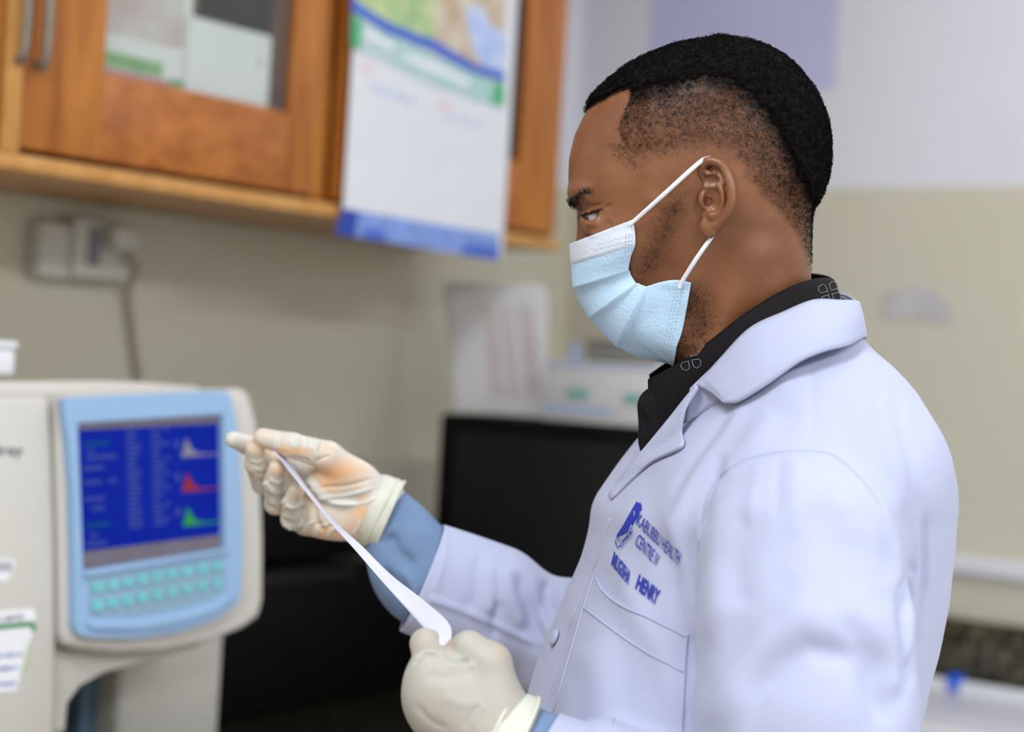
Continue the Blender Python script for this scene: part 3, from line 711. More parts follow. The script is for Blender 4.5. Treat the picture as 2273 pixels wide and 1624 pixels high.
def relax(V, Q, it=3, lam=0.5):
    e = edges_of(Q); a, b = e // 10000000, e % 10000000; n = len(V)
    deg = np.bincount(a, minlength=n) + np.bincount(b, minlength=n) + 1e-9
    for i in range(it):
        l = lam if i % 2 == 0 else -lam * 1.02
        if it < 3: l = lam
        S = np.stack([np.bincount(a, V[b, c], n) + np.bincount(b, V[a, c], n) for c in range(3)], 1) / deg[:, None]
        V = V + l * (S - V)
    return V
def normals(V, Q):
    n = np.cross(V[Q[:, 2]] - V[Q[:, 0]], V[Q[:, 3 if Q.shape[1] == 4 else 1]] - V[Q[:, 1 if Q.shape[1] == 4 else 0]])
    if Q.shape[1] == 3: n = np.cross(V[Q[:, 1]] - V[Q[:, 0]], V[Q[:, 2]] - V[Q[:, 0]])
    N = np.zeros_like(V)
    for c in range(3):
        for k in range(Q.shape[1]): N[:, c] += np.bincount(Q[:, k], n[:, c], len(V))
    return N / (np.linalg.norm(N, axis=1, keepdims=True) + 1e-12)
def proj(W):
    """world points -> pixel x, pixel y, depth"""
    q = np.asarray(W) - CAM; D = q @ FW
    return CX + FPX * (q @ RT) / D, CY - FPX * (q @ UP) / D, D
def seg_dist(x, y, poly):
    """distance to a 2-D polyline and position 0..1 along it"""
    poly = np.array(poly, float); L = np.r_[0, np.cumsum(np.hypot(*np.diff(poly, axis=0).T))]
    best = np.full(x.shape, 1e9); tt = np.zeros(x.shape); side = np.zeros(x.shape)
    for i in range(len(poly) - 1):
        ax_, ay = poly[i]; dx, dy = poly[i + 1] - poly[i]; l2 = dx * dx + dy * dy + 1e-9
        t = np.clip(((x - ax_) * dx + (y - ay) * dy) / l2, 0, 1)
        ex, ey = x - ax_ - t * dx, y - ay - t * dy; d = np.hypot(ex, ey); m = d < best
        best = np.where(m, d, best); tt = np.where(m, (L[i] + t * (L[i + 1] - L[i])) / L[-1], tt)
        side = np.where(m, np.sign(dx * ey - dy * ex), side)
    return best, tt, side
def in_poly(x, y, poly):
    poly = np.array(poly, float); r = np.zeros(x.shape, bool); n = len(poly)
    for i in range(n):
        x0, y0 = poly[i]; x1, y1 = poly[(i + 1) % n]
        c = ((y0 > y) != (y1 > y)) & (x < (x1 - x0) * (y - y0) / (y1 - y0 + 1e-12) + x0); r ^= c
    return r
def poly_sd(x, y, poly):
    """signed distance to polygon, negative inside"""
    d, _, _ = seg_dist(x, y, list(poly) + [poly[0]]); return np.where(in_poly(x, y, poly), -d, d)
class LF:
    """rigid local frame at a pixel and depth: u right, v up, w away from the camera, in millimetres"""
    def __init__(s, px, py, D):
        s.px, s.py, s.D = px, py, D
        s.o = P(px, py, D); r = ray(px, py); s.W = r / np.linalg.norm(r)
        s.U = RT - s.W * (RT @ s.W); s.U /= np.linalg.norm(s.U); s.V = np.cross(s.U, s.W)
        if s.V @ UP < 0: s.V = -s.V
    def L(s, px, py, w=0.0):
        """local point that appears at the pixel and lies w mm behind the frame's plane"""
        r = ray(px, py); q = s.o + s.W * (w / 1000.0) - CAM
        t = (q @ s.W) / (r @ s.W); p = (CAM + r * t - s.o) * 1000
        return np.array([p @ s.U, p @ s.V, w])
    def world(s, V): V = np.asarray(V) / 1000.0; return s.o + V[:, :1] * s.U + V[:, 1:2] * s.V + V[:, 2:3] * s.W
    def w1(s, v): return s.world(np.array([v]))[0]
    def back(s, Wd): q = (np.asarray(Wd) - s.o) * 1000; return np.stack([q @ s.U, q @ s.V, q @ s.W], 1)
def strokes(Wd, Q, items, mm=True):
    """push the camera-facing skin of a mesh in or out along 2-D strokes: (polyline, width_px, height_mm[, mode])"""
    N = normals(Wd, Q); x, y, D = proj(Wd); r = Wd - CAM; r /= np.linalg.norm(r, axis=1, keepdims=True)
    fac = sstep(0.0, 0.35, -(N * r).sum(1)); disp = np.zeros(len(Wd))
    for it in items:
        poly, wd, hh = it[:3]; mode = it[3] if len(it) > 3 else 'r'
        pa = np.array(poly, float); m = (x > pa[:, 0].min() - 3 * wd) & (x < pa[:, 0].max() + 3 * wd) & (y > pa[:, 1].min() - 3 * wd) & (y < pa[:, 1].max() + 3 * wd)
        if not m.any(): continue
        d, t, sd = seg_dist(x[m], y[m], poly)
        tap = sstep(0, .18, t) * sstep(0, .18, 1 - t) if 'f' not in mode else 1.0
        if mode[0] == 'r': pr = np.exp(-(d / wd) ** 2)
        elif mode[0] == 's': pr = np.where(sd > 0, np.exp(-(d / wd) ** 2), np.exp(-(d / (wd * .25)) ** 2))      # a step: soft on one side
        disp[m] += hh / 1000.0 * pr * tap
    return Wd + N * (disp * fac)[:, None]
def frame_mesh(name, Wd, Q, root, mat, smooth=True):
    me = mesh_quads(name, Wd, Q); o = link(name, me, None, mat, smooth); return o

# ------------------------------------------------------------------ the person
person = empty('person', (P(1700, 1200, 1.40)[0], P(1700, 1200, 1.40)[1], 0.0))
tag(person, 'man in white lab coat, blue mask and latex gloves looking down at a strip', 'person')
def child(o, parent=person):
    o.parent = parent
    if parent.type == 'EMPTY': o.matrix_parent_inverse = Matrix.Translation(-parent.location)
    return o
HF = LF(1551, 440, 1.40)
def hl(px, py, w=0.0): return HF.L(px, py, w)
# silhouette table: pixel row, front x, back x, half width (mm), taper to the front, section power
HT = np.array([
 [94, 1580, 1622, 8, .05, 2.1], [97, 1552, 1646, 19, .05, 2.1], [102, 1522, 1670, 29, .05, 2.1], [112, 1484, 1698, 40, .06, 2.1], [128, 1442, 1728, 50, .08, 2.15],
 [150, 1398, 1756, 58, .10, 2.2], [180, 1358, 1782, 65, .12, 2.25], [215, 1322, 1806, 70, .13, 2.3], [255, 1297, 1824, 73, .14, 2.35], [300, 1276, 1833, 75, .15, 2.4],
 [350, 1264, 1835, 76, .16, 2.4], [390, 1262, 1829, 76, .17, 2.4], [420, 1264, 1819, 75, .18, 2.4], [440, 1270, 1810, 74, .18, 2.4], [462, 1281, 1802, 73, .19, 2.4],
 [485, 1292, 1799, 72, .20, 2.35], [510, 1298, 1798, 70, .21, 2.3], [545, 1300, 1798, 68, .22, 2.25], [590, 1305, 1799, 65, .22, 2.2], [640, 1312, 1802, 62, .20, 2.2],
 [690, 1328, 1808, 59, .16, 2.2], [725, 1352, 1814, 58, .12, 2.2], [755, 1392, 1820, 58, .08, 2.2], [785, 1462, 1826, 58, .04, 2.2], [815, 1512, 1832, 59, .0, 2.2], [860, 1522, 1842, 62, .0, 2.2], [950, 1520, 1870, 70, .0, 2.2], [1100, 1500, 1900, 80, 0, 2.2]])
_ys = np.arange(90, 1101, 2.0)
_tab = np.stack([np.interp(_ys, HT[:, 0], HT[:, i]) for i in range(1, 6)], 1)
_k = np.ones(7) / 7
for i in range(5):
    sm = np.convolve(np.pad(_tab[:, i], 3, 'edge'), _k, 'valid'); wgt = sstep(120, 170, _ys); _tab[:, i] = _tab[:, i] * (1 - wgt) + sm * wgt
_vf = np.array([HF.L(1551, y)[1] for y in _ys])            # local height of each row (falling)
_uf = np.array([HF.L(x, y)[0] for x, y in zip(_tab[:, 0], _ys)]); _ub = np.array([HF.L(x, y)[0] for x, y in zip(_tab[:, 1], _ys)])
def loft(Pn):
    v = Pn[:, 1]; I = lambda a: np.interp(-v, -_vf, a).astype(np.float32)
    uf, ub, W_, kk, pw = I(_uf), I(_ub), I(_tab[:, 2]), I(_tab[:, 3]), I(_tab[:, 4])
    a = np.maximum((ub - uf) / 2, .5); t = (Pn[:, 0] - (uf + ub) / 2) / a
    q = Pn[:, 2] / (W_ * (1 + kk * np.clip(t, -1, 1)))
    r = (np.abs(t) ** pw + np.abs(q) ** pw + 1e-9) ** (1 / pw)
    f = (r - 1) * np.minimum(a, W_)
    top = v - (_vf[0] + .5)
    return np.maximum(f, top)
EYE = hl(1326, 486, -31.0)
def mir(Pn): q = Pn.copy(); q[:, 2] = -np.abs(q[:, 2]); return q
def head_f(Pn):
    f = loft(Pn); M_ = mir(Pn)
    f = smin(f, ell(M_, hl(1296, 432, -22), (11, 8, 22)), 10)                    # brow ridge
    f = smax(f, -ell(M_, hl(1296, 492, -36), (13, 9, 15)), 9)                    # eye socket
    f = smin(f, ell(M_, EYE, (13.3, 13.0, 13.3)), 3.5)                           # lids
    f = smin(f, ell(M_, hl(1415, 520, -46), (30, 14, 12)), 22)                   # cheekbone
    f = smin(f, chain(Pn, [hl(1302, 488), hl(1303, 530), hl(1306, 570)], [6.0, 8, 11]), 9)   # nose
    f = smin(f, ell(M_, hl(1318, 578, -12), (12, 9, 8)), 5)
    f = smin(f, ell(Pn, hl(1326, 655), (9, 17, 22)), 8)                          # lips
    f = smin(f, chain(M_, [hl(1660, 560, -56), hl(1610, 680, -54), hl(1565, 800, -46)], [8, 8, 8]), 16)     # neck muscle
    f = smax(f, -chain(M_, [hl(1592, 560, -78), hl(1562, 650, -74), hl(1540, 740, -70)], [8, 9, 10]), 12)    # behind the jaw
    return f
HV, HQ = polygonize(head_f, hl(1235, 1010, 0) * [1, 1, 0] + [0, 0, -95], hl(1860, 80, 0) * [1, 1, 0] + [0, 0, 95], 1.25)
HV = relax(HV, HQ, 4, .5)
HW = HF.world(HV)
EYEO = [(1289, 478), (1300, 474.5), (1314, 470.5), (1331, 466.5), (1328, 475), (1318, 490), (1304, 491), (1292, 487)]
def side_px(Wd):
    """pixel position of a head point, far-side points mirrored onto the near side"""
    L_ = HF.back(Wd); L_[:, 2] = -np.abs(L_[:, 2]); x, y, _ = proj(HF.world(L_)); return x, y
x, y = side_px(HW); Nn = normals(HW, HQ)
LV = HF.back(HW)
sd = poly_sd(x, y, EYEO)
ed = LV - np.where(LV[:, 2:3] < 0, EYE, EYE * [1, 1, -1]); er = np.linalg.norm(ed, axis=1)
op = sstep(1.2, -1.6, sd)
push = np.where(er < 20, op * (er - 11.0) + (1 - op) * np.minimum(er - 13.0, 0), 0)
HW = HW - HF.world(ed / er[:, None] * push[:, None]) + HF.o
# folds and modelling of the near side of the face, mirrored on the far side
def face_strokes(Wd, Q, items):
    N = normals(Wd, Q); x, y = side_px(Wd); disp = np.zeros(len(Wd)); lat = np.abs(HF.back(Wd)[:, 2]); g = sstep(8, 22, lat)
    for poly, wd, hh in items:
        d, t, s_ = seg_dist(x, y, poly); disp += hh / 1000 * np.exp(-(d / wd) ** 2) * sstep(0, .2, t) * sstep(0, .2, 1 - t)
    return Wd + N * (disp * g)[:, None]
HW = face_strokes(HW, HQ, [
 ([(1286, 467), (1305, 460), (1340, 452)], 3.0, -1.3), ([(1290, 475), (1312, 468), (1340, 463)], 3.0, .9), ([(1340, 462), (1362, 455)], 4, -.8),
 ([(1330, 478), (1318, 496), (1296, 500)], 4, .5), ([(1300, 512), (1330, 508), (1360, 490)], 9, -1.2),
 ([(1340, 330), (1400, 330), (1450, 300)], 40, -1.0), ([(1420, 440), (1480, 450), (1540, 455)], 18, 1.5), ([(1420, 560), (1470, 600), (1510, 640)], 40, -1.5),
 ([(1555, 420), (1548, 470), (1556, 510)], 8, -1.5)])

# hair cover, as a property of the skin: scalp, fade, beard stubble, painted under-jaw shade, brow
FTH = np.array([-60, -43, -30, -18, -8, 9, 23, 32, 55, 76, 94, 112, 128, 140, 148, 155, 165, 180, 200])
FR1 = np.array([520, 430, 330, 275, 238, 205, 196, 196, 214, 246, 268, 262, 287, 330, 360, 380, 400, 430, 430])      # fully covered beyond
FR0 = np.array([400, 290, 205, 135, 98, 74, 66, 66, 66, 68, 72, 74, 78, 90, 110, 130, 128, 128, 200])                # bare inside
LINE = [(1283, 262), (1296, 250), (1320, 232), (1345, 219), (1375, 204), (1407, 192), (1397, 222), (1384, 252), (1373, 288), (1380, 310), (1400, 335), (1440, 372), (1462, 410), (1480, 452), (1500, 470), (1560, 430)]
HAIRPOLY = LINE + [(1560, 470), (1640, 420), (1690, 470), (1700, 560), (1725, 610), (1760, 640), (1900, 640), (1900, 40), (1200, 40), (1200, 262)]
def hair_cover(x, y):
    dx, dy = x - 1580, 420 - y; th = np.degrees(np.arctan2(dy, dx)); th = np.where(th < -60, th + 360, th); r = np.hypot(dx, dy)
    r0, r1 = np.interp(th, FTH, FR0), np.interp(th, FTH, FR1)
    s = np.clip((r - r0) / (r1 - r0), 0, 1)
    d = 0.42 * sstep(0.0, 0.30, s) + .16 * sstep(.25, .8, s) + 0.42 * sstep(.72, 1.0, s)
    edge = poly_sd(x, y, HAIRPOLY)
    front = (x < 1420) & (y < 320)
    soft = np.where(front, 4.0, 40.0)
    return d * sstep(soft, -soft * .4, edge + np.where(front, 0, -15))
def beard_and_shade(x, y):
    b1 = np.exp(-(seg_dist(x, y, [(1500, 445), (1480, 500), (1460, 550), (1440, 600), (1420, 640)])[0] / 26) ** 2) * .34
    b2 = np.exp(-(seg_dist(x, y, [(1530, 690), (1545, 660), (1555, 720), (1530, 770), (1470, 790), (1390, 750)])[0] / 32) ** 2) * .46  # under-jaw stubble, with the shade behind the mask painted into it
    return np.maximum(b1, b2)
def brow(x, y): return np.exp(-(seg_dist(x, y, [(1272, 452), (1280, 440), (1292, 428), (1306, 424)])[0] / np.interp(x, [1270, 1310], [12, 8])) ** 2) * .80
def lash(x, y): return np.exp(-(seg_dist(x, y, [(1288, 478), (1300, 474), (1314, 470), (1336, 464)])[0] / 2.2) ** 2) * .9
xh, yh = side_px(HW)
lat = np.abs(HF.back(HW)[:, 2])
cover = np.maximum(hair_cover(xh, yh), np.maximum(beard_and_shade(xh, yh), np.maximum(brow(xh, yh), lash(xh, yh)) * sstep(5, 14, lat)))

# skin
def skin_mat():
    m, nt, b = nodes_of('brown_skin'); N = nt.nodes; L = nt.links
    at = N.new('ShaderNodeAttribute'); at.attribute_name = 'cover'
    tc = N.new('ShaderNodeTexCoord')
    n1 = N.new('ShaderNodeTexNoise'); n1.inputs['Scale'].default_value = 22; n1.inputs['Detail'].default_value = 5; L.new(tc.outputs['Object'], n1.inputs['Vector'])
    r1 = N.new('ShaderNodeValToRGB'); r1.color_ramp.elements[0].position = .3; r1.color_ramp.elements[1].position = .72
    r1.color_ramp.elements[0].color = (.172, .058, .019, 1); r1.color_ramp.elements[1].color = (.262, .102, .041, 1)
    L.new(n1.outputs['Fac'], r1.inputs['Fac'])
    n2 = N.new('ShaderNodeTexNoise'); n2.inputs['Scale'].default_value = 400; n2.inputs['Detail'].default_value = 4; n2.inputs['Roughness'].default_value = .7; n2.inputs['Distortion'].default_value = 1.2
    L.new(tc.outputs['Object'], n2.inputs['Vector'])
    ad = N.new('ShaderNodeMath'); ad.operation = 'MULTIPLY_ADD'; ad.inputs[1].default_value = 3.4; ad.inputs[2].default_value = -1.7; L.new(n2.outputs['Fac'], ad.inputs[0])
    mu = N.new('ShaderNodeMath'); mu.operation = 'MULTIPLY_ADD'; mu.inputs[1].default_value = 1.12; L.new(at.outputs['Fac'], mu.inputs[0])
    sc_ = N.new('ShaderNodeMath'); sc_.operation = 'MULTIPLY'; L.new(ad.outputs[0], sc_.inputs[0])
    pw = N.new('ShaderNodeMath'); pw.operation = 'POWER'; pw.inputs[1].default_value = .5; L.new(at.outputs['Fac'], pw.inputs[0]); L.new(pw.outputs[0], sc_.inputs[1])
    L.new(sc_.outputs[0], mu.inputs[2]); mu.use_clamp = True
    mx = N.new('ShaderNodeMix'); mx.data_type = 'RGBA'; L.new(mu.outputs[0], mx.inputs['Factor']); L.new(r1.outputs['Color'], mx.inputs['A']); mx.inputs['B'].default_value = (.010, .008, .007, 1)
    L.new(mx.outputs['Result'], b.inputs['Base Color'])
    b.inputs['Roughness'].default_value = .42
    sp = N.new('ShaderNodeMapRange'); L.new(at.outputs['Fac'], sp.inputs['Value']); sp.inputs['From Max'].default_value = .8; sp.inputs['To Min'].default_value = .6; sp.inputs['To Max'].default_value = .10; L.new(sp.outputs['Result'], b.inputs['Specular IOR Level'])
    b.inputs['Subsurface Weight'].default_value = .12; b.inputs['Subsurface Radius'].default_value = (1, .35, .2); b.inputs['Subsurface Scale'].default_value = .004
    n3 = N.new('ShaderNodeTexNoise'); n3.inputs['Scale'].default_value = 260; n3.inputs['Detail'].default_value = 3; L.new(tc.outputs['Object'], n3.inputs['Vector'])
    bp = N.new('ShaderNodeBump'); bp.inputs['Strength'].default_value = .25; bp.inputs['Distance'].default_value = .0007
    L.new(n3.outputs['Fac'], bp.inputs['Height']); L.new(bp.outputs['Normal'], b.inputs['Normal'])
    return m
M['skin'] = skin_mat()

# ears, built finer and joined into the same body mesh
def ear_f(Pn):
    w0 = -73.0
    def E(px, py, out): return hl(px, py, w0 - out)
    helix = [E(1561, 398, 1), E(1556, 380, 4), E(1559, 366, 7), E(1570, 358, 9), E(1586, 358, 11), E(1602, 366, 13), E(1614, 386, 15), E(1622, 412, 17), E(1624, 440, 17), E(1618, 466, 15), E(1606, 486, 12), E(1594, 500, 9)]
    f = chain(Pn, spline(helix, 26), np.interp(np.linspace(0, 1, 26), [0, .2, .7, 1], [2.6, 3.3, 3.2, 3.0]))
    ax = np.array([[.985, .12, -.12], [-.12, .99, 0], [.12, .0, .99]])
    n_ = np.array([.45, .03, .89]); n_ /= np.linalg.norm(n_); t_ = np.array([.10, .99, -.08]); t_ -= n_ * (t_ @ n_); t_ /= np.linalg.norm(t_); s_ = np.cross(t_, n_)
    A = np.stack([s_, t_, n_])
    plate = ell(Pn, E(1592, 430, 6.5), (12.5, 26, 3.2), A)
    f = smin(f, plate, 3.5)
    anti = [E(1570, 384, 7), E(1586, 398, 10.5), E(1600, 420, 13), E(1603, 446, 12.5), E(1596, 468, 10.5), E(1582, 480, 9)]
    f = smin(f, chain(Pn, spline(anti, 16), np.full(16, 2.4)), 2.0)
    f = smin(f, chain(Pn, [E(1594, 392, 9.5), E(1608, 404, 12)], [1.6, 1.8]), 2.5)
    f = smin(f, ell(Pn, E(1574, 504, 5.5), (7.2, 8.2, 4.0)), 4)                 # lobe
    f = smin(f, ell(Pn, E(1563, 442, 4.5), (4.6, 6.5, 3.2)), 3)                  # tragus
    f = smin(f, ell(Pn, E(1584, 476, 8.5), (4.0, 3.6, 3.0)), 3)                  # antitragus
    f = smin(f, rcone(Pn, E(1566, 414, 5), E(1586, 417, 7), 2.0, 1.6), 2.0)      # crus
    f = smax(f, -ell(Pn, E(1581, 442, 9.5), (6.6, 9.5, 9)), 2.0)                 # concha
    f = smax(f, -ell(Pn, E(1580, 402, 10), (5.5, 4.6, 5)), 2.0)
    f = smin(f, chain(Pn, [E(1585, 400, -3), E(1592, 440, -2), E(1576, 480, -3)], [7, 8, 6]), 6)   # root against the head
    f = smax(f, -rcone(Pn, E(1573, 448, 8), E(1569, 448, -4), 3.2, 2.4), 1.5)    # canal
    return f
EV, EQ = polygonize(ear_f, hl(1535, 540, 0) * [1, 1, 0] + [0, 0, -97], hl(1650, 335, 0) * [1, 1, 0] + [0, 0, -60], 0.62)
EV = relax(EV, EQ, 4, .5)
EVm = EV * [1, 1, -1]; EQm = EQ[:, ::-1]
nh = len(HW)
BW = np.vstack([HW, HF.world(EV), HF.world(EVm)]); BQ = np.vstack([HQ, EQ + nh, EQm + nh + len(EV)])
me = mesh_quads('body', BW, BQ)
at = me.attributes.new('cover', 'FLOAT', 'POINT'); at.data.foreach_set('value', np.r_[cover, np.zeros(2 * len(EV))].astype(np.float32))
body = child(link('body', me, None, M['skin'], True)); body['label'] = 'bowed head and neck with bare brown skin'

# eyes
M['eye'] = None
def eye_mat():
    m, nt, b = nodes_of('eye'); N = nt.nodes; L = nt.links
    at = N.new('ShaderNodeAttribute'); at.attribute_name = 'iris'
    r = N.new('ShaderNodeValToRGB'); cr = r.color_ramp; cr.interpolation = 'LINEAR'
    cr.elements[0].position = .0; cr.elements[0].color = (.005, .004, .004, 1); cr.elements[1].position = 1; cr.elements[1].color = (.34, .29, .27, 1)
    for p_, c_ in ((.16, (.005, .004, .004)), (.2, (.03, .014, .008)), (.40, (.022, .010, .006)), (.46, (.32, .27, .25))):
        e = cr.elements.new(p_); e.color = (*c_, 1)
    L.new(at.outputs['Fac'], r.inputs['Fac']); L.new(r.outputs['Color'], b.inputs['Base Color']); b.inputs['Roughness'].default_value = .08
    return m
M['eye'] = eye_mat()
for sg_ in (1, -1):
    bm = bmesh.new(); bmesh.ops.create_uvsphere(bm, u_segments=40, v_segments=28, radius=12.1)
    V = np.array([v.co for v in bm.verts]); gz = np.array([-.80, -.16, -.58]); gz /= np.linalg.norm(gz)
    ang = np.arccos(np.clip(V @ gz / 12.1, -1, 1)) / 1.1
    V = V * (1 + .03 * np.exp(-(ang / .42) ** 4))[:, None]
    c = EYE * [1, 1, sg_]; Wd = HF.world(V + c)
    for v, q in zip(bm.verts, Wd): v.co = Vector(q)
    me = bpy.data.meshes.new('eye'); bm.to_mesh(me); bm.free()
    a_ = me.attributes.new('iris', 'FLOAT', 'POINT'); a_.data.foreach_set('value', np.clip(ang, 0, 1).astype(np.float32))
    child(link('eye', me, None, M['eye'], True))

# hair: a dense cap that thins into the fade, plus short curled hairs
M['hair'] = mk('black_hair', (.007, .006, .0055), .85, var=.4, scale=300, spec=.06)
HC = hl(1572, 340, 0)
def hair_f(Pn):
    q = Pn - HC.astype(np.float32); R = np.sqrt((q * q).sum(1)) + 1e-3
    xx = 1551 + Pn[:, 0] * FPX / 1400.; yy = 440 - Pn[:, 1] * FPX / 1400.
    d = hair_cover(xx, yy)
    d = d + ((vnoise(Pn, 3.2) - .5) * .30 + (vnoise(Pn, 9.0) - .5) * .22) * sstep(.3, .55, d) * sstep(1.0, .8, d)
    T = -3.2 + 4.4 * sstep(.60, .92, d) + 1.6 * sstep(.85, 1, d) + ((vnoise(Pn, 2.4) - .5) * 1.9 + (vnoise(Pn, 5.0) - .5) * .9) * sstep(.55, .8, d)
    T = T - 6 * sstep(430, 540, yy) 
    return loft((HC + q * (1 - T / R)[:, None]).astype(np.float32))
CV, CQ = polygonize(hair_f, hl(1240, 700, 0) * [1, 1, 0] + [0, 0, -90], hl(1865, 70, 0) * [1, 1, 0] + [0, 0, 90], 1.15)
hl0 = head_f(CV.astype(np.float32))
keep = hl0 > -1.6
fk = keep[CQ].all(1); CQ = CQ[fk]; used = np.unique(CQ); mp_ = np.full(len(CV), -1); mp_[used] = np.arange(len(used)); CV = CV[used]; CQ = mp_[CQ]
hair = child(frame_mesh('hair', HF.world(CV), CQ, person, M['hair'])); hair['label'] = 'short black cropped hair with faded sides'
# curled hairs
def hairs(name, base, nrm, length, rad, curl, parent, mat):
    n = len(base); k = 4
    rnd = RNG.randn(n, 3); tan = rnd - nrm * (rnd * nrm).sum(1, keepdims=True); tan /= np.linalg.norm(tan, axis=1, keepdims=True) + 1e-9
    bt_ = np.cross(nrm, tan); V = np.zeros((n, k, 3, 3)); 
    for i in range(k):
        s = i / (k - 1); ang = curl * s
        p_ = base + nrm * (length * (.15 + .55 * np.sin(s * 2.2)))[:, None] * (s > 0) + tan * (length * .6 * np.sin(ang))[:, None] + bt_ * (length * .6 * (1 - np.cos(ang)))[:, None]
        if i == 0: p_ = base - nrm * (length * .2)[:, None]
        rr = rad * (1 - .6 * s)
        for j in range(3):
            a = 2 * math.pi * j / 3; V[:, i, j] = p_ + (np.cos(a) * bt_ + np.sin(a) * nrm) * rr[:, None]
    idx = np.arange(n)[:, None] * (k * 3); Fq = []
    for i in range(k - 1):
        for j in range(3): Fq.append(idx + np.array([[i * 3 + j, i * 3 + (j + 1) % 3, (i + 1) * 3 + (j + 1) % 3, (i + 1) * 3 + j]]))
    return frame_mesh(name, V.reshape(-1, 3), np.concatenate(Fq), parent, mat)
def scatter(Wd, Q, wgt, n):
    c = Wd[Q].mean(1); ar = np.linalg.norm(np.cross(Wd[Q[:, 1]] - Wd[Q[:, 0]], Wd[Q[:, 3]] - Wd[Q[:, 0]]), axis=1); p_ = ar * wgt; p_ /= p_.sum()
    i = RNG.choice(len(Q), n, p=p_); a, b = RNG.rand(n, 1), RNG.rand(n, 1); q = Q[i]
    pt = (Wd[q[:, 0]] * (1 - a) + Wd[q[:, 1]] * a) * (1 - b) + (Wd[q[:, 3]] * (1 - a) + Wd[q[:, 2]] * a) * b
    return pt, i
Nn = normals(HW, HQ); cf = cover[HQ].mean(1); xq, yq = side_px(HW[HQ].mean(1))
isb = (beard_and_shade(xq, yq) > .12) & (hair_cover(xq, yq) < .2)
wg = np.where(cf > .05, np.clip(cf, 0, .75), 0) * np.where(isb, .8, 1.0)
pt, i = scatter(HW, HQ, wg, 20000)
nr = Nn[HQ[i, 0]]; cc = cf[i]
ln = (.0010 + .0026 * cc) * RNG.uniform(.7, 1.3, len(pt)); rd = np.full(len(pt), .00012) + .00012 * cc
h2 = hairs('stubble', pt, nr, ln, rd, 3.6, None, M['hair']); child(h2, hair)
hv_w = HF.world(CV); hn = normals(hv_w, CQ)
pt, i = scatter(hv_w, CQ, np.ones(len(CQ)), 14000)
h3 = hairs('curls', pt, hn[CQ[i, 0]], RNG.uniform(.0014, .0026, len(pt)), np.full(len(pt), .00022), 4.5, None, M['hair']); child(h3, hair)
for h_ in (h2, h3): h_['kind'] = 'stuff'
# ------------------------------------------------------------------ cloth tools
def bvh_of(Wd, Q): return BVHTree.FromPolygons([tuple(v) for v in Wd], [tuple(int(i) for i in q) for q in Q])
def hit(bvh, px, py, lift=0.0):
    d = ray(px, py); n_ = np.linalg.norm(d); r = bvh.ray_cast(Vector(CAM), Vector(d / n_))
    if r[0] is None: return None
    return np.array(r[0]) + np.array(r[1]) * lift, np.array(r[1])
def drape(bvh, px, py, lift):
    """point on the surface seen at a pixel, lifted off it along the normal; slides inward where the pixel misses"""
    h = hit(bvh, px, py, lift)
    k = 0
    while h is None and k < 40:
        k += 1; px += (1650 - px) * .012; py += (1250 - py) * .004; h = hit(bvh, px, py, lift)
    return h[0] if h is not None else P(px, py, 1.3)
from mathutils.geometry import delaunay_2d_cdt
def densify(poly, step):
    out = []
    for i in range(len(poly)):
        a = np.array(poly[i], float); b = np.array(poly[(i + 1) % len(poly)], float); n = max(1, int(np.hypot(*(b - a)) / step))
        out += [tuple(a + (b - a) * k / n) for k in range(n)]
    return out
def smooth_poly(pts, n): return [tuple(p) for p in spline(pts, n)]
def patch(name, bvh, poly, lift, mat, step=8.0, sink=.004, bulge=None):
    """a cloth piece cut to a pixel outline and laid on a surface, with a turned-down edge"""
    b = densify(poly, step); nb = len(b)
    xs = np.array([p[0] for p in b]); ys = np.array([p[1] for p in b])
    gx, gy = np.meshgrid(np.arange(xs.min(), xs.max(), step), np.arange(ys.min(), ys.max(), step)); gx, gy = gx.ravel(), gy.ravel()
    sd_ = poly_sd(gx, gy, poly); k = sd_ < -step * .6
    pts = [Vector((p[0], p[1])) for p in b] + [Vector((x_, y_)) for x_, y_ in zip(gx[k], gy[k])]
    vo, eo, fo, *_ = delaunay_2d_cdt(pts, [(i, (i + 1) % nb) for i in range(nb)], [], 1, 1e-4)
    dd = poly_sd(np.array([v[0] for v in vo]), np.array([v[1] for v in vo]), poly)
    V = []
    for v, d_ in zip(vo, dd):
        l = lift + (bulge(v[0], v[1], -d_) if bulge else 0)
        V.append(drape(bvh, v[0], v[1], l))
    F = [tuple(f) for f in fo]
    cnt = {}
    for f in F:
        for i in range(len(f)):
            e = (f[i], f[(i + 1) % len(f)]); cnt[tuple(sorted(e))] = cnt.get(tuple(sorted(e)), []) + [e]
    bd = [v[0] for v in cnt.values() if len(v) == 1]; low = {}
    for a, c in bd:
        for q in (a, c):
            if q not in low:
                low[q] = len(V); x_, y_ = vo[q]; V.append(drape(bvh, x_, y_, lift - sink))
    F += [(a, low[a], low[c], c) for a, c in bd]
    me = mesh_np(name, V, F); bm = bmesh.new(); bm.from_mesh(me); bmesh.ops.recalc_face_normals(bm, faces=bm.faces)
    # make sure the sheet faces the viewer
    s_ = sum((f.normal @ (Vector(CAM) - f.calc_center_median())) * f.calc_area() for f in bm.faces) if False else 0
    bm.to_mesh(me); bm.free(); me.shade_smooth()
    try: me.set_sharp_from_angle(angle=math.radians(50))
    except Exception: pass
    return link(name, me, None, mat)
def grid_mesh(G, close_u=False):
    """G: rows x cols x 3"""
    nr, nc = G.shape[:2]; Q = []
    for i in range(nr - 1):
        for j in range(nc - 1 + (1 if close_u else 0)):
            j2 = (j + 1) % nc; Q.append((i * nc + j, i * nc + j2, (i + 1) * nc + j2, (i + 1) * nc + j))
    return G.reshape(-1, 3), np.array(Q)
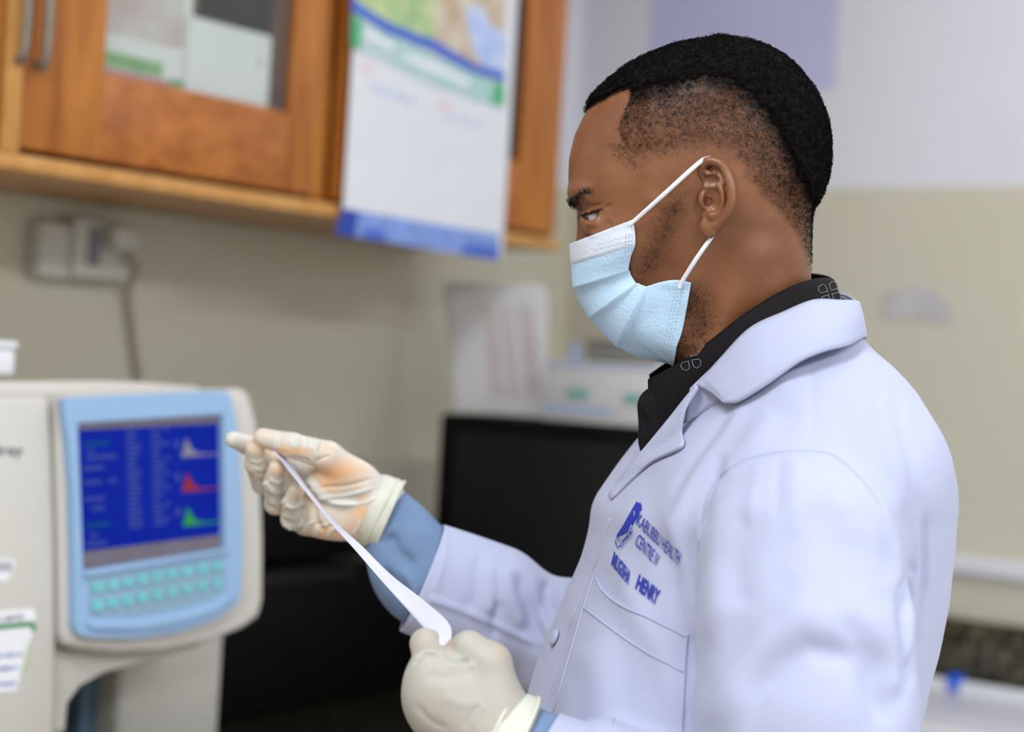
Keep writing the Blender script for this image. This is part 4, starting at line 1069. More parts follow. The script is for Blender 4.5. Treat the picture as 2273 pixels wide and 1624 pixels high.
def shell(name, V, Q, th, mat, offset=0.0, sub=0):
    me = mesh_quads(name, V, Q); o = link(name, me, None, mat, True)
    m_ = o.modifiers.new('thickness', 'SOLIDIFY'); m_.thickness = th; m_.offset = offset
    if sub: s_ = o.modifiers.new('smooth', 'SUBSURF'); s_.levels = sub; s_.render_levels = sub
    return o
class LFc(LF):
    def __init__(s, px, py, D):
        super().__init__(px, py, D); s.W = FW.copy(); s.U = RT.copy(); s.V = UP.copy()
def ring_tube(fr, cl, seg=72, lip=0.0, turn=None):
    """sleeve-like tube: cl rows = (px, py, w, r_inplane_mm, r_depth_mm); returns G rings (world) """
    C_ = np.array([fr.L(*c[:3]) for c in cl]); n = len(C_); G = []
    for i in range(n):
        t = C_[min(i + 1, n - 1)] - C_[max(i - 1, 0)]; t /= np.linalg.norm(t)
        if turn is not None and turn[i] is not None: t = np.array(turn[i], float); t /= np.linalg.norm(t)
        e1 = np.cross(np.array([0, 0, 1.0]), t); e1 /= np.linalg.norm(e1); e2 = np.cross(t, e1)
        for k in range(seg):
            a = 2 * math.pi * k / seg; G.append(C_[i] + e1 * math.cos(a) * cl[i][3] + e2 * math.sin(a) * cl[i][4])
    return fr.world(np.array(G)).reshape(n, seg, 3)
def resample(cl, n): return spline(cl, n)

# ------------------------------------------------------------------ face mask
M['mask_blue'] = mk('mask_blue_fabric', (.50, .68, .85), .75, var=.03, scale=60, bump=.25, bscale=420, spec=.25)
M['mask_white'] = mk('mask_white_fabric', (.70, .74, .84), .75, var=.03, scale=60, bump=.25, bscale=420, spec=.25)
M['loop'] = mk('ear_loop_white', (.78, .80, .84), .7, var=.03, scale=40, bump=.2, bscale=600)
M['weld'] = mk('weld_dot_blue', (.22, .38, .50), .6, var=.1)
HB = bvh_of(HW, HQ)
MR = [((1266, 541), (1405, 487)), ((1267, 560), (1409, 512)), ((1268, 583), (1410, 540)), ((1270, 612), (1400, 572)), ((1276, 640), (1398, 602)), ((1290, 674), (1405, 617)),
      ((1312, 708), (1416, 628)), ((1342, 742), (1428, 633)), ((1378, 771), (1440, 634)), ((1415, 789), (1462, 627)), ((1450, 799), (1490, 621)), ((1478, 804), (1512, 622)), ((1501, 809), (1534, 627))]
def head_w(px, py):
    h = hit(HB, px, py); return HF.back(np.array([h[0]]))[0][2] if h else -55.0
nT, nS = 118, 34
tt = np.linspace(0, 12, nT)
mid = spline([a for a, b in MR], nT); edg = spline([b for a, b in MR], nT)
we = np.array([head_w(*e) for e in edg]) - 2.2
we = np.convolve(np.pad(we, 6, 'edge'), np.ones(13) / 13, 'valid')
def pleat(t):
    o = 0.0
    for p0, p1 in ((2.0, 4.0), (4.0, 6.0), (6.0, 8.0)):
        if p0 <= t < p1: o = ((t - p0) / (p1 - p0)) ** 1.7 * 4.2 - 1.0
    if t >= 8.0: o = -.2 - 1.2 * math.exp(-(t - 8) * 1.2)
    return o
G = np.zeros((nT, 2 * nS - 1, 3))
for i in range(nT):
    m0 = hl(*mid[i], 0); e0 = hl(*edg[i], we[i])
    for j in range(-(nS - 1), nS):
        s = abs(j) / (nS - 1); g_ = 1 - math.cos(s * math.pi / 2) ** 1.15; h_ = math.sin(s * math.pi / 2) ** .92
        q = m0 * (1 - g_) + e0 * g_; q[2] = e0[2] * h_ * (1 if j <= 0 else -1)
        nrm = np.array([-.75, -.15 - .5 * max(0, (tt[i] - 5) / 7), -.75 * (1 if j <= 0 else -1) * s]); nrm /= np.linalg.norm(nrm)
        fade_ = (1 - .55 * sstep(.75, 1, s)) * (.2 + .8 * sstep(0, .38, s))
        q = q + nrm * (pleat(tt[i]) * fade_ + .5 * math.sin(3 * s + tt[i] * 1.7) * (1 - s) * .6)
        G[i, j + nS - 1] = q
Gf = G.reshape(-1, 3).astype(np.float32)
for _ in range(4):                                # keep the cloth off the face
    f0 = head_f(Gf); e_ = .6
    gr = np.stack([(head_f(Gf + np.eye(3, dtype=np.float32)[c_] * e_) - f0) / e_ for c_ in range(3)], 1); gr /= np.linalg.norm(gr, axis=1, keepdims=True) + 1e-6
    Gf = Gf + gr * np.clip(1.8 - f0, 0, 4)[:, None]
V, Q = grid_mesh(HF.world(Gf.astype(np.float64)).reshape(G.shape))
mask = shell('face_mask', V, Q, .0009, M['mask_blue'], 0.0)
mask.data.materials.append(M['mask_white'])
trow = np.repeat(tt[:-1], 2 * nS - 2)
mi = np.where((trow < 1.95), 1, 0).astype(np.int32)
mask.data.polygons.foreach_set('material_index', mi)
child(mask); mask['label'] = 'pleated pale blue surgical mask with white nose band'
MB_ = bvh_of(V, Q)
def band(nm, pts, r0, r1, mat, parent):
    """flat elastic: pts local head frame"""
    c = HF.world(spline(pts, 40)); return child(tube(nm, c, np.interp(np.linspace(0, 1, 40), [0, .12, .5, .88, 1], [r0, r1 * .9, r1, r1 * .9, r0]), mat, None, 10), parent)
e_top = hl(1396, 500, we[4] - 2.5); e_bot = hl(1508, 640, we[-10] - 2.5)
band('ear_loop', [e_top, hl(1408, 490, we[4] - 3.5), hl(1475, 430, -80), hl(1546, 366, -84), hl(1568, 352, -78), hl(1592, 352, -74)], .0009, .0017, M['loop'], mask)
band('ear_loop', [hl(1606, 486, -76), hl(1585, 518, -76), hl(1545, 575, -73), hl(1512, 628, we[-10] - 3), e_bot], .0012, .0017, M['loop'], mask)
mm = lambda v: v * np.array([1, 1, -1])
band('ear_loop', [mm(p) for p in (e_top, hl(1475, 430, -80), hl(1546, 366, -84), hl(1568, 352, -78), hl(1592, 352, -74))], .0009, .0017, M['loop'], mask)
band('ear_loop', [mm(p) for p in (hl(1606, 486, -76), hl(1585, 518, -76), hl(1545, 575, -73), e_bot)], .0012, .0017, M['loop'], mask)
# welded dots
DV, DFc = [], []
def dot(px, py, r=1.25):
    h = hit(MB_, px, py, .0008)
    if h is None: return
    c, n_ = h; t1 = np.cross(n_, UP); t1 /= np.linalg.norm(t1); t2 = np.cross(n_, t1); b0 = len(DV); rr = r * 1.33 / FPX
    for k in range(6): DV.append(c + rr * (t1 * math.cos(k * math.pi / 3) + t2 * math.sin(k * math.pi / 3)))
    DFc.append(tuple(range(b0, b0 + 6)))
for k in range(21):
    s = k / 20; a = np.array([1521, 640]) * (1 - s) + np.array([1490, 800]) * s
    for d_ in (-6, -14, -22): dot(a[0] + d_, a[1] + d_ * -.1, 1.2)
for k in range(14):
    s = k / 13
    dot(1400 - 70 * s, 522 + 20 * s, 1.1); dot(1400 - 78 * s, 534 + 20 * s, 1.2)
for k in range(6):
    for d_ in (4, 11, 18): dot(1408 - d_ - k * .4, 520 + k * 7.5, 1.2)
for k in range(7):
    for d_ in range(5): dot(1358 + k * 5.5 + d_ * .4, 496 + d_ * 4.5 - k * 1.3, .8)
    for d_ in range(5): dot(1482 + k * 4.5 + d_ * .8, 632 + d_ * 5 + k * 3.0, .8)
for k in range(8): dot(1528 - k * 8, 633 + (k * .4), 1.1); dot(1526 - k * 8, 640, 1.1)
child(link('weld_dots', mesh_np('weld_dots', DV, DFc), None, M['weld']), mask)['kind'] = 'stuff'

# ------------------------------------------------------------------ lab coat (body and near sleeve as one garment)
M['coat'] = mk('white_coat_cotton', (.44, .463, .62), .85, var=.02, scale=8, bump=.12, bscale=900, spec=.2, sheen=.15)
TF = LFc(1700, 1150, 1.40)
CT = np.array([
 [700, 1740, 1880, 40, 2.2], [740, 1660, 1894, 62, 2.2], [770, 1618, 1908, 82, 2.2], [800, 1588, 1935, 102, 2.25], [840, 1552, 1964, 126, 2.3], [880, 1520, 1988, 146, 2.35], [920, 1492, 2006, 162, 2.4],
 [960, 1462, 2022, 174, 2.4], [1000, 1428, 2038, 182, 2.4], [1050, 1388, 2053, 186, 2.4], [1100, 1350, 2064, 184, 2.4], [1130, 1330, 2068, 180, 2.4], [1190, 1322, 2070, 175, 2.4], [1260, 1298, 2068, 172, 2.35],
 [1310, 1275, 2065, 171, 2.35], [1390, 1238, 2054, 171, 2.3], [1480, 1202, 2032, 173, 2.3], [1560, 1174, 2010, 176, 2.3], [1624, 1152, 1995, 180, 2.3], [1800, 1112, 1972, 190, 2.25], [2000, 1090, 1962, 200, 2.2], [2400, 1060, 1980, 215, 2.2], [3000, 1030, 2010, 235, 2.2]])
_cy = np.arange(700, 3001, 4.0)
_ct = np.stack([np.interp(_cy, CT[:, 0], CT[:, i]) for i in range(1, 5)], 1)
for i in range(4): _ct[:, i] = np.convolve(np.pad(_ct[:, i], 5, 'edge'), np.ones(11) / 11, 'valid')
_cv = np.array([TF.L(1700, y_)[1] for y_ in _cy]); _cuf = np.array([TF.L(a, y_)[0] for a, y_ in zip(_ct[:, 0], _cy)]); _cub = np.array([TF.L(a, y_)[0] for a, y_ in zip(_ct[:, 1], _cy)])
PSI = math.radians(11)
def torso_f(Pn, inset=0.0):
    v = Pn[:, 1]; I = lambda a: np.interp(-v, -_cv, a).astype(np.float32)
    uf, ub, W_, pw = I(_cuf) + inset, I(_cub) - inset, I(_ct[:, 2]) - inset, I(_ct[:, 3])
    a = np.maximum((ub - uf) / 2, 3) * .985; du = Pn[:, 0] - (uf + ub) / 2; w_ = Pn[:, 2]
    x_ = du * math.cos(PSI) + w_ * math.sin(PSI); z_ = -du * math.sin(PSI) + w_ * math.cos(PSI)
    r = (np.abs(x_ / a) ** pw + np.abs(z_ / W_) ** pw + 1e-9) ** (1 / pw)
    return np.maximum((r - 1) * np.minimum(a, W_) * .85, v - _cv[0])
tl_ = lambda px, py, w: TF.L(px, py, w)
NARM = [tl_(1772, 1120, -128), tl_(1782, 1220, -160), tl_(1788, 1400, -184), tl_(1792, 1580, -198), tl_(1800, 1780, -206), tl_(1800, 1960, -204)]
NARMR = [60, 66, 70, 71, 69, 62]
NFORE = [tl_(1800, 1960, -204), tl_(1560, 1850, -185), tl_(1330, 1755, -160)]
def coat_f(Pn):
    f = torso_f(Pn)
    arm = chain(Pn, NARM, NARMR, 8)
    f = smin(f, arm, 13)
    fo = chain(Pn, NFORE, [60, 54, 46], 8)
    return smin(f, fo, 10)
KV, KQ = polygonize(coat_f, tl_(1090, 2020, 0) * [1, 1, 0] + [-6, 0, -292], tl_(2105, 690, 0) * [1, 1, 0] + [4, 0, 205], 2.3)
KV = relax(KV, KQ, 4, .5)
KW = TF.world(KV)
COAT_STROKES = [
 # armhole seam and its easing
 ([(1549, 1330), (1551, 1210), (1563, 1115), (1600, 1056), (1650, 1022), (1735, 1001), (1830, 1003), (1882, 1032), (1930, 1082), (1975, 1150), (2002, 1222), (2024, 1266)], 5, -1.8, 'rf'),
 ([(1556, 1330), (1560, 1215), (1573, 1120), (1608, 1066), (1656, 1034), (1738, 1012), (1828, 1014), (1876, 1042), (1922, 1092), (1966, 1158), (1994, 1228)], 10, 1.6, 'rf'),
 # shoulder seam and yoke
 ([(1797, 800), (1803, 880), (1806, 1000)], 5, -1.0), ([(1838, 795), (1846, 880), (1850, 1000)], 30, .8),
 # chest drag lines
 ([(1660, 890), (1600, 985), (1530, 1090), (1480, 1200)], 16, 2.4), ([(1630, 890), (1565, 990), (1490, 1100)], 14, -2.0), ([(1720, 900), (1660, 990), (1590, 1060)], 26, 2.0), ([(1610, 1000), (1580, 1080), (1566, 1180)], 14, -2.6),
 ([(1400, 1080), (1480, 1220), (1530, 1400), (1540, 1560)], 34, -2.4), ([(1350, 1180), (1400, 1320), (1470, 1450), (1500, 1600)], 26, 2.0), ([(1470, 1120), (1520, 1260), (1545, 1440)], 20, 2.4), ([(1330, 1290), (1380, 1420), (1400, 1624)], 34, -2.0),
 ([(1270, 1360), (1240, 1480), (1210, 1624)], 18, -2.0), ([(1300, 1420), (1340, 1540), (1350, 1680)], 34, 2.4),
 # sleeve folds
 ([(1610, 1060), (1585, 1200), (1590, 1360), (1600, 1500)], 34, 2.6), ([(1660, 1120), (1630, 1240), (1640, 1360)], 34, -2.4),
 ([(1640, 1660), (1690, 1530), (1790, 1440), (1890, 1460), (1950, 1560), (1980, 1680)], 26, -3.6), ([(1600, 1640), (1660, 1480), (1780, 1375), (1900, 1390), (1970, 1500)], 48, 4.0),
 ([(1560, 1640), (1620, 1500), (1720, 1390), (1830, 1300)], 44, 2.4), ([(1570, 1480), (1660, 1360), (1780, 1270)], 44, -2.6), ([(1800, 1100), (1890, 1230), (1950, 1380)], 50, -2.6), ([(1850, 1080), (1935, 1200), (1990, 1340)], 34, 2.4),
 ([(1900, 1290), (1970, 1420), (2000, 1560)], 30, 3.4), ([(1860, 1350), (1935, 1470), (1980, 1620)], 24, -3.2), ([(2012, 1255), (2000, 1340), (1998, 1440), (2004, 1540)], 10, -6.0), ([(2020, 1260), (2018, 1350), (2010, 1480)], 10, 2.0),
 ([(1950, 1100), (1990, 1200), (2014, 1280)], 14, 1.6), ([(1850, 1010), (1880, 1080), (1890, 1180)], 12, -1.4), ([(1735, 1005), (1726, 1060), (1724, 1150)], 10, -1.4), ([(1770, 1010), (1765, 1090), (1770, 1200)], 18, 1.4), ([(1690, 1020), (1672, 1090), (1660, 1180)], 14, 1.2),
 # back folds
 ([(1980, 860), (2020, 1010), (2046, 1160)], 18, -2.2), ([(1940, 860), (1985, 1010), (2014, 1160)], 22, 2.0), ([(2054, 1120), (2048, 1300), (2025, 1420), (1995, 1580)], 10, -3.6), ([(2032, 1140), (2036, 1280), (2022, 1400), (1990, 1540)], 10, 2.6), ([(2064, 1160), (2060, 1300), (2040, 1440)], 10, 2.0),
]
KW = strokes(KW, KQ, COAT_STROKES)
kn = normals(KW, KQ); kl = TF.back(KW)
def aniso(ang, along, across, seed):
    c_, s_ = math.cos(ang), math.sin(ang); q = np.stack([(kl[:, 0] * c_ + kl[:, 1] * s_) / along, (-kl[:, 0] * s_ + kl[:, 1] * c_) / across, kl[:, 2] / 60 + seed], 1); return vnoise(q, 1.0) - .5
KW = KW + kn * ((aniso(1.15, 70, 16, 3.3) * 2.2 + aniso(2.2, 80, 20, 9.1) * 2.0 + aniso(1.6, 110, 34, 5.7) * 3.0) * .001)[:, None]
KW = relax(KW, KQ, 2, .35)
coat = child(frame_mesh('lab_coat', KW, KQ, person, M['coat'])); coat['label'] = 'white cotton lab coat with chest pocket and blue embroidery'
KB = bvh_of(KW, KQ)
def coat_part(o): o.parent = coat; return o
# placket edge, pocket, seams
pk = [(1326, 1280)] + smooth_poly([(1326, 1280), (1345, 1312), (1380, 1338), (1440, 1368), (1490, 1390), (1531, 1408)], 12)[1:] + [(1524, 1470), (1520, 1560), (1514, 1660), (1480, 1720), (1380, 1740), (1240, 1720), (1205, 1690), (1235, 1582), (1272, 1460), (1303, 1352)]
coat_part(patch('chest_pocket', KB, pk, .0022, M['coat'], 9.0))
M['seam'] = mk('seam_stitch_white', (.48, .505, .65), .8, var=.02)
def seam(pts, r=.00055, lift=.0012, n=50, nm='seam'):
    c = [drape(KB, *q, lift) for q in spline(pts, n)]; return coat_part(tube(nm, c, r, M['seam'], None, 6))
seam([(1303, 1352), (1360, 1395), (1430, 1440), (1518, 1492)], .0006, .0028)
seam([(1324, 1284), (1300, 1358), (1270, 1462), (1235, 1582)], .0007, .0026)
seam([(1329, 1284), (1348, 1316), (1382, 1342), (1440, 1371), (1489, 1394), (1526, 1411)], .0006, .0028)
seam([(1355, 1150), (1335, 1220), (1300, 1300), (1262, 1400), (1225, 1520), (1195, 1640)], .0005, .0004)
seam([(1551, 1210), (1563, 1115), (1600, 1056), (1650, 1022), (1735, 1001), (1830, 1003), (1882, 1032), (1930, 1082), (1975, 1150), (2002, 1222)], .0005, .0002)
bp_ = drape(KB, 1235, 1416, .001); bn_ = hit(KB, 1240, 1416)[1]
t1 = np.cross(bn_, UP); t1 /= np.linalg.norm(t1); t2 = np.cross(bn_, t1)
btn = coat_part(tube('button', [bp_, bp_ + bn_ * .0012, bp_ + bn_ * .0020, bp_ + bn_ * .0026], [.0062, .0066, .0063, .0050], M['coat'], None, 24))
# lapel
def coat_w(px, py):
    h = hit(KB, px, py); return HF.back(np.array([h[0]]))[0][2] if h else 50.0
lt = [(1547, 855, -82), (1518, 889, -78), (1490, 924, -73), (1440, 984, -60), (1395, 1038, -42), (1352, 1100, -16)]
lb = [(1549, 862, -86), (1524, 905, -86), (1514, 955, -84), (1513, 991, -82), (1440, 1030, -68), (1358, 1108, -26)]
T_ = spline(lt, 40); B_ = spline(lb, 40); G_ = np.zeros((12, 40, 3))
for i in range(12):
    s = i / 11
    for j in range(40):
        q = T_[j] * (1 - s) + B_[j] * s; lift = 3.0 + 5.0 * s * math.exp(-((j - 24) / 12) ** 2)
        G_[i, j] = hl(q[0], q[1], min(q[2], coat_w(q[0], q[1]) - lift) - 3.0 * math.sin(s * math.pi))
V, Q = grid_mesh(HF.world(G_.reshape(-1, 3)).reshape(G_.shape))
coat_part(shell('lapel', V, Q, .0024, M['coat'], 0.0))
# coat skirt and legs below the frame
def skirt_f(Pn): return np.maximum(torso_f(Pn), Pn[:, 1] - tl_(1700, 1990, 0)[1])
SV, SQ = polygonize(skirt_f, tl_(1000, 2960, 0) * [1, 1, 0] + [-6, 0, -260], tl_(2105, 1960, 0) * [1, 1, 0] + [4, 0, 260], 6.0)
sk_ = frame_mesh('coat_skirt', TF.world(SV), SQ, person, M['coat']); coat_part(sk_)
M['trouser'] = mk('dark_trousers', (.03, .03, .035), .8, var=.1, scale=30); M['shoe'] = mk('black_shoe', (.012, .012, .012), .4, var=.1)
cpt = P(1560, 1200, 1.40); bdir = TF.W * math.cos(PSI) + TF.U * math.sin(PSI); bdir[2] = 0; bdir /= np.linalg.norm(bdir); fdir = np.array([-bdir[1], bdir[0], 0]); 
if fdir @ RT > 0: fdir = -fdir
def leg_w(s, z, fo=0.0): return np.array([cpt[0], cpt[1], z]) + bdir * (.105 * s) + fdir * fo
for s_ in (-1, 1):
    V_, F_ = tube_arrays([leg_w(s_, z_, fo) for z_, fo in ((.95, 0), (.75, .01), (.5, .02), (.28, 0), (.09, -.02))], [.098, .088, .068, .062, .055], 24)
    child(link('trouser_leg', mesh_np('trouser_leg', V_, F_), None, M['trouser'], True))
    pts = [leg_w(s_, z_, fo) for z_, fo in ((.055, -.075), (.06, -.03), (.055, .04), (.045, .11), (.04, .165))]
    V_, F_ = tube_arrays(pts, [.04, .05, .048, .044, .030], 20)
    V_ = np.array(V_); V_[:, 2] = np.maximum(V_[:, 2], 0.001)
    child(link('shoe', mesh_np('shoe', V_, F_), None, M['shoe'], True))

# ------------------------------------------------------------------ black shirt: body and collar
M['shirt'] = mk('black_shirt_cotton', (.009, .0075, .009), .8, var=.1, scale=40, bump=.1, bscale=900, spec=.15)
M['motif'] = mk('motif_thread', (.17, .165, .165), .7, var=.1)
def shirt_f(Pn):
    f = chain(Pn, [tl_(1460, 902, 0), tl_(1466, 975, 0), tl_(1480, 1060, 0)], [16, 16, 16], 6)
    f = smin(f, ell(Pn, tl_(1660, 930, 0), (66, 70, 52)), 15)
    return f
FV, FQ = polygonize(shirt_f, tl_(1400, 1250, 0) * [1, 1, 0] + [0, 0, -110], tl_(1900, 830, 0) * [1, 1, 0] + [0, 0, 110], 2.6)
shw = strokes(TF.world(FV), FQ, [([(1432, 880), (1424, 915), (1432, 960)], 4, -2.0, 'rf'), ([(1418, 900), (1440, 915)], 5, 1.5), ([(1418, 930), (1440, 940)], 5, -1.5)])
shirt = child(frame_mesh('shirt', shw, FQ, person, M['shirt'])); shirt['label'] = 'black cotton shirt with a pale stitched motif on its collar'
def collar_grid(top, bot, n=48, m=12, bul=4.0, both=True):
    T_ = spline(top, n); B_ = spline(bot, n); G_ = np.zeros((m, n, 3))
    for i in range(m):
        s = i / (m - 1)
        for j in range(n):
            a = hl(*T_[j]); b = hl(*B_[j]); q = a * (1 - s) + b * s
            o = np.array([0, .4, -1.0 if j < n * .95 else 0]) * bul * math.sin(s * math.pi)
            G_[i, j] = q + o
    if both:
        G2 = G_[:, ::-1].copy(); G2[:, :, 2] *= -1
        G_ = np.concatenate([G2[:, :], G_[:, 1:]], 1)     # far side (front->back), then near side (back->front)
    return grid_mesh(HF.world(G_.reshape(-1, 3)).reshape(G_.shape))
top = [(1850, 624, 0), (1842, 619, -24), (1802, 621, -48), (1740, 644, -63), (1660, 692, -68), (1590, 746, -62), (1530, 790, -50), (1482, 820, -36), (1440, 842, -20)]
bot = [(1880, 720, 0), (1876, 722, -38), (1846, 735, -64), (1775, 765, -78), (1695, 805, -78), (1615, 846, -68), (1560, 884, -56), (1505, 928, -44), (1444, 968, -30)]
V, Q = collar_grid(top, bot)
sc_ = child(shell('shirt_collar', V, Q, .0022, M['shirt'], 0.0), shirt)
SB = bvh_of(V, Q)
def motif(cx, cy, R, rot):
    for k in range(4):
        a0 = rot + k * math.pi / 2; pts = []
        for t_, r_ in ((-.55, .85), (-.36, 1.15), (0, 1.28), (.36, 1.15), (.55, .85), (.30, .42), (0, .22), (-.30, .42), (-.55, .85)):
            pts.append((cx + R * r_ * math.cos(a0 + t_), cy + R * r_ * math.sin(a0 + t_)))
        pts = densify(pts, 3.0); w_ = []
        for q in pts:
            h = hit(SB, *q, .0016)
            if h is not None: w_.append(h[0])
        if len(w_) > 4: child(tube('petal_stitch', w_, .00036, M['motif'], None, 5), sc_)
motif(1534, 797, 22, .55); motif(1838, 652, 21, .5)
# ------------------------------------------------------------------ coat collar, folded down over the shoulders
top = [(1905, 674, 0), (1900, 669, -42), (1862, 668, -68), (1805, 668, -84), (1740, 694, -93), (1665, 730, -95), (1600, 797, -88), (1547, 857, -78)]
bot = [(1922, 752, 0), (1916, 748, -60), (1880, 767, -100), (1830, 780, -116), (1775, 803, -124), (1705, 852, -126), (1640, 891, -120), (1606, 894, -112)]
V, Q = collar_grid(top, bot, 56, 12, 5.0)
cc_ = shell('coat_collar', V, Q, .0028, M['coat'], 0.0); coat_part(cc_)
b2 = [(1900, 800, 0), (1890, 800, -50), (1850, 800, -75), (1790, 800, -90), (1730, 815, -92), (1660, 850, -90), (1590, 900, -84), (1518, 940, -76)]
V, Q = collar_grid([(a - 6 - (8 if a < 1560 else 0), b + 4, c * .97) for a, b, c in top], b2, 40, 6, 0.0)
coat_part(shell('collar_stand', V, Q, .002, M['coat'], 0.0))
# ------------------------------------------------------------------ embroidery on the chest
M['emb'] = mk('royal_blue_thread', (.012, .03, .38), .6, var=.2, scale=500, bump=.3, bscale=1500)
def emap(p0, p1, upv, lift=.0011):
    p0 = np.array(p0, float); p1 = np.array(p1, float); upv = np.array(upv, float)
    return lambda x_, y_: drape(KB, *(p0 + (p1 - p0) * (x_ ** .93) + upv * y_), lift)
coat_part(text_mesh('embroidered_text', 'KABUBBU HEALTH', M['emb'], None, emap((1413, 1163), (1507, 1253), (8, -25)), bold=.006))
coat_part(text_mesh('embroidered_text', 'CENTRE IV', M['emb'], None, emap((1411, 1208), (1459, 1258), (9, -25)), bold=.006))
coat_part(text_mesh('embroidered_name', 'MUGISHA', M['emb'], None, emap((1359, 1252), (1396, 1298), (7, -27)), bold=.03))
coat_part(text_mesh('embroidered_name', 'HENRY', M['emb'], None, emap((1412, 1305), (1459, 1342), (9, -30)), bold=.035))
em = [(1415, 1114), (1424, 1120), (1424, 1132), (1418, 1140), (1413, 1152), (1405, 1165), (1398, 1178), (1386, 1184), (1375, 1195), (1370, 1197), (1372, 1186), (1386, 1165), (1400, 1140)]
emb = coat_part(patch('embroidered_emblem', KB, em, .0010, M['emb'], 4.0, .0012))
def thread(pts, r=.00035, lift=.0018, mat=None, n=24): return child(tube('emblem_thread', [drape(KB, *q, lift) for q in spline(pts, n)], r, mat or M['emb'], None, 5), emb)
thread([(1424, 1117), (1427, 1126), (1424, 1138), (1416, 1152)]); thread([(1370, 1198), (1372, 1210), (1377, 1216), (1384, 1206), (1396, 1190), (1406, 1172)]); thread([(1380, 1215), (1386, 1212), (1392, 1198), (1402, 1188)]); thread([(1403, 1178), (1404, 1187), (1408, 1180)])
thread([(1371, 1200), (1384, 1192), (1398, 1184), (1407, 1166)], .0005, .0020, M['coat']); thread([(1412, 1137), (1413, 1142), (1411, 1146)], .0003, .0020, M['coat'])
# ------------------------------------------------------------------ far sleeve, blue inner sleeve and gloves
M['bluecuff'] = mk('blue_cotton', (.17, .25, .40), .8, var=.06, scale=30, bump=.15, bscale=700, spec=.2)
FF = LFc(840, 1130, 1.58)
def sleeve(name, fr, cl, n, mat, lip=14.0, seg=84, turn0=None, fold=None, strk=None):
    """open-ended sleeve: the first row is the cuff, turned in by lip mm"""
    R = resample(cl, n); G_ = ring_tube(fr, R, seg, turn=[turn0] + [None] * (n - 1) if turn0 is not None else None)
    if fold is not None:
        c = G_.mean(1, keepdims=True); a = np.linspace(0, 2 * math.pi, seg, endpoint=False); L_ = np.linspace(0, 1, n)
        G_ = c + (G_ - c) * (1 + fold(L_[:, None], a[None, :]))[:, :, None]
    c0 = G_[0].mean(0); ax_ = G_[0].mean(0) - G_[2].mean(0); ax_ /= np.linalg.norm(ax_)
    inner = []
    for k, (sc, dp) in enumerate(((.985, .0005), (.955, -.0005), (.945, -lip * .0005), (.93, -lip * .001))):
        inner.append(c0 + (G_[0] - c0) * sc + ax_ * dp)
    G_ = np.concatenate([np.array(inner[::-1]), G_], 0)
    V_, Q_ = grid_mesh(G_, True)
    Q_ = Q_[:, ::-1].copy() if (normals(V_, Q_)[-seg // 2] @ (V_[-seg // 2] - V_[-seg:].mean(0))) < 0 else Q_
    if strk: V_ = strokes(V_, Q_, [(t_[0], t_[1], t_[2] * 1.5, *t_[3:]) for t_ in strk])
    return V_, Q_
# white far sleeve
cl = [(938, 1283, 6, 50, 46), (975, 1296, 8, 51, 47), (1060, 1330, 14, 53, 48), (1110, 1352, 16, 54, 49), (1175, 1384, 18, 49, 49), (1240, 1415, 14, 56, 54), (1340, 1468, 0, 62, 58), (1430, 1480, -30, 66, 62)]
t0 = FF.L(1000, 1309, 8) - FF.L(938, 1283, 6)
fsl = lambda l, a: .030 * np.sin(a * 3 + l * 9) * sstep(.15, .5, l) + .020 * np.sin(a * 5 - l * 14) * sstep(.2, .6, l) + .012 * np.sin(a * 2)
V, Q = sleeve('x', FF, cl, 60, None, 18, 110, t0, fsl, [
 ([(960, 1330), (1040, 1360), (1140, 1405), (1270, 1462)], 6, 2.4, 'rf'), ([(1068, 1215), (1060, 1290), (1050, 1330), (1020, 1370)], 7, -1.8), ([(1150, 1262), (1160, 1320), (1190, 1400), (1205, 1460)], 16, -4.0), ([(1120, 1250), (1135, 1320), (1165, 1400)], 18, 3.2),
 ([(1215, 1282), (1215, 1330), (1240, 1390)], 14, -3.0), ([(1250, 1285), (1250, 1330), (1262, 1380)], 14, 3.0), ([(1085, 1240), (1090, 1300), (1085, 1370)], 16, 2.4), ([(1110, 1330), (1095, 1380), (1100, 1420)], 10, -2.2),
 ([(990, 1170), (985, 1240), (962, 1325)], 8, 1.2)])
far = coat_part(frame_mesh('far_sleeve', V, Q, person, M['coat'])); far['label'] = 'far sleeve reaching forward, its wide cuff turned back'
# blue sleeve under it
cl = [(838, 1128, 0, 26, 24), (858, 1148, 0, 28, 25), (885, 1188, 2, 35, 30), (925, 1258, 4, 42, 36), (975, 1300, 8, 43, 38), (1040, 1330, 12, 40, 38)]
t0 = FF.L(866, 1140, 0) - FF.L(838, 1128, 0)
V, Q = sleeve('x', FF, cl, 44, None, 8, 90, t0, lambda l, a: .03 * np.sin(a * 4 + l * 11) * sstep(.1, .4, l), [
 ([(905, 1130), (935, 1180), (985, 1235)], 4, -1.2), ([(860, 1180), (885, 1230), (925, 1260)], 16, -3.5), ([(890, 1250), (920, 1300), (930, 1350)], 12, 3.0), ([(850, 1260), (880, 1300), (905, 1330)], 8, -3.0), ([(960, 1200), (965, 1260), (945, 1320)], 10, 2.0), ([(975, 1240), (975, 1280), (955, 1330)], 6, -1.5)])
inn = frame_mesh('blue_sleeve', V, Q, person, M['bluecuff']); child(inn, person); inn['label'] = 'blue cotton undersleeve between glove and coat cuff'
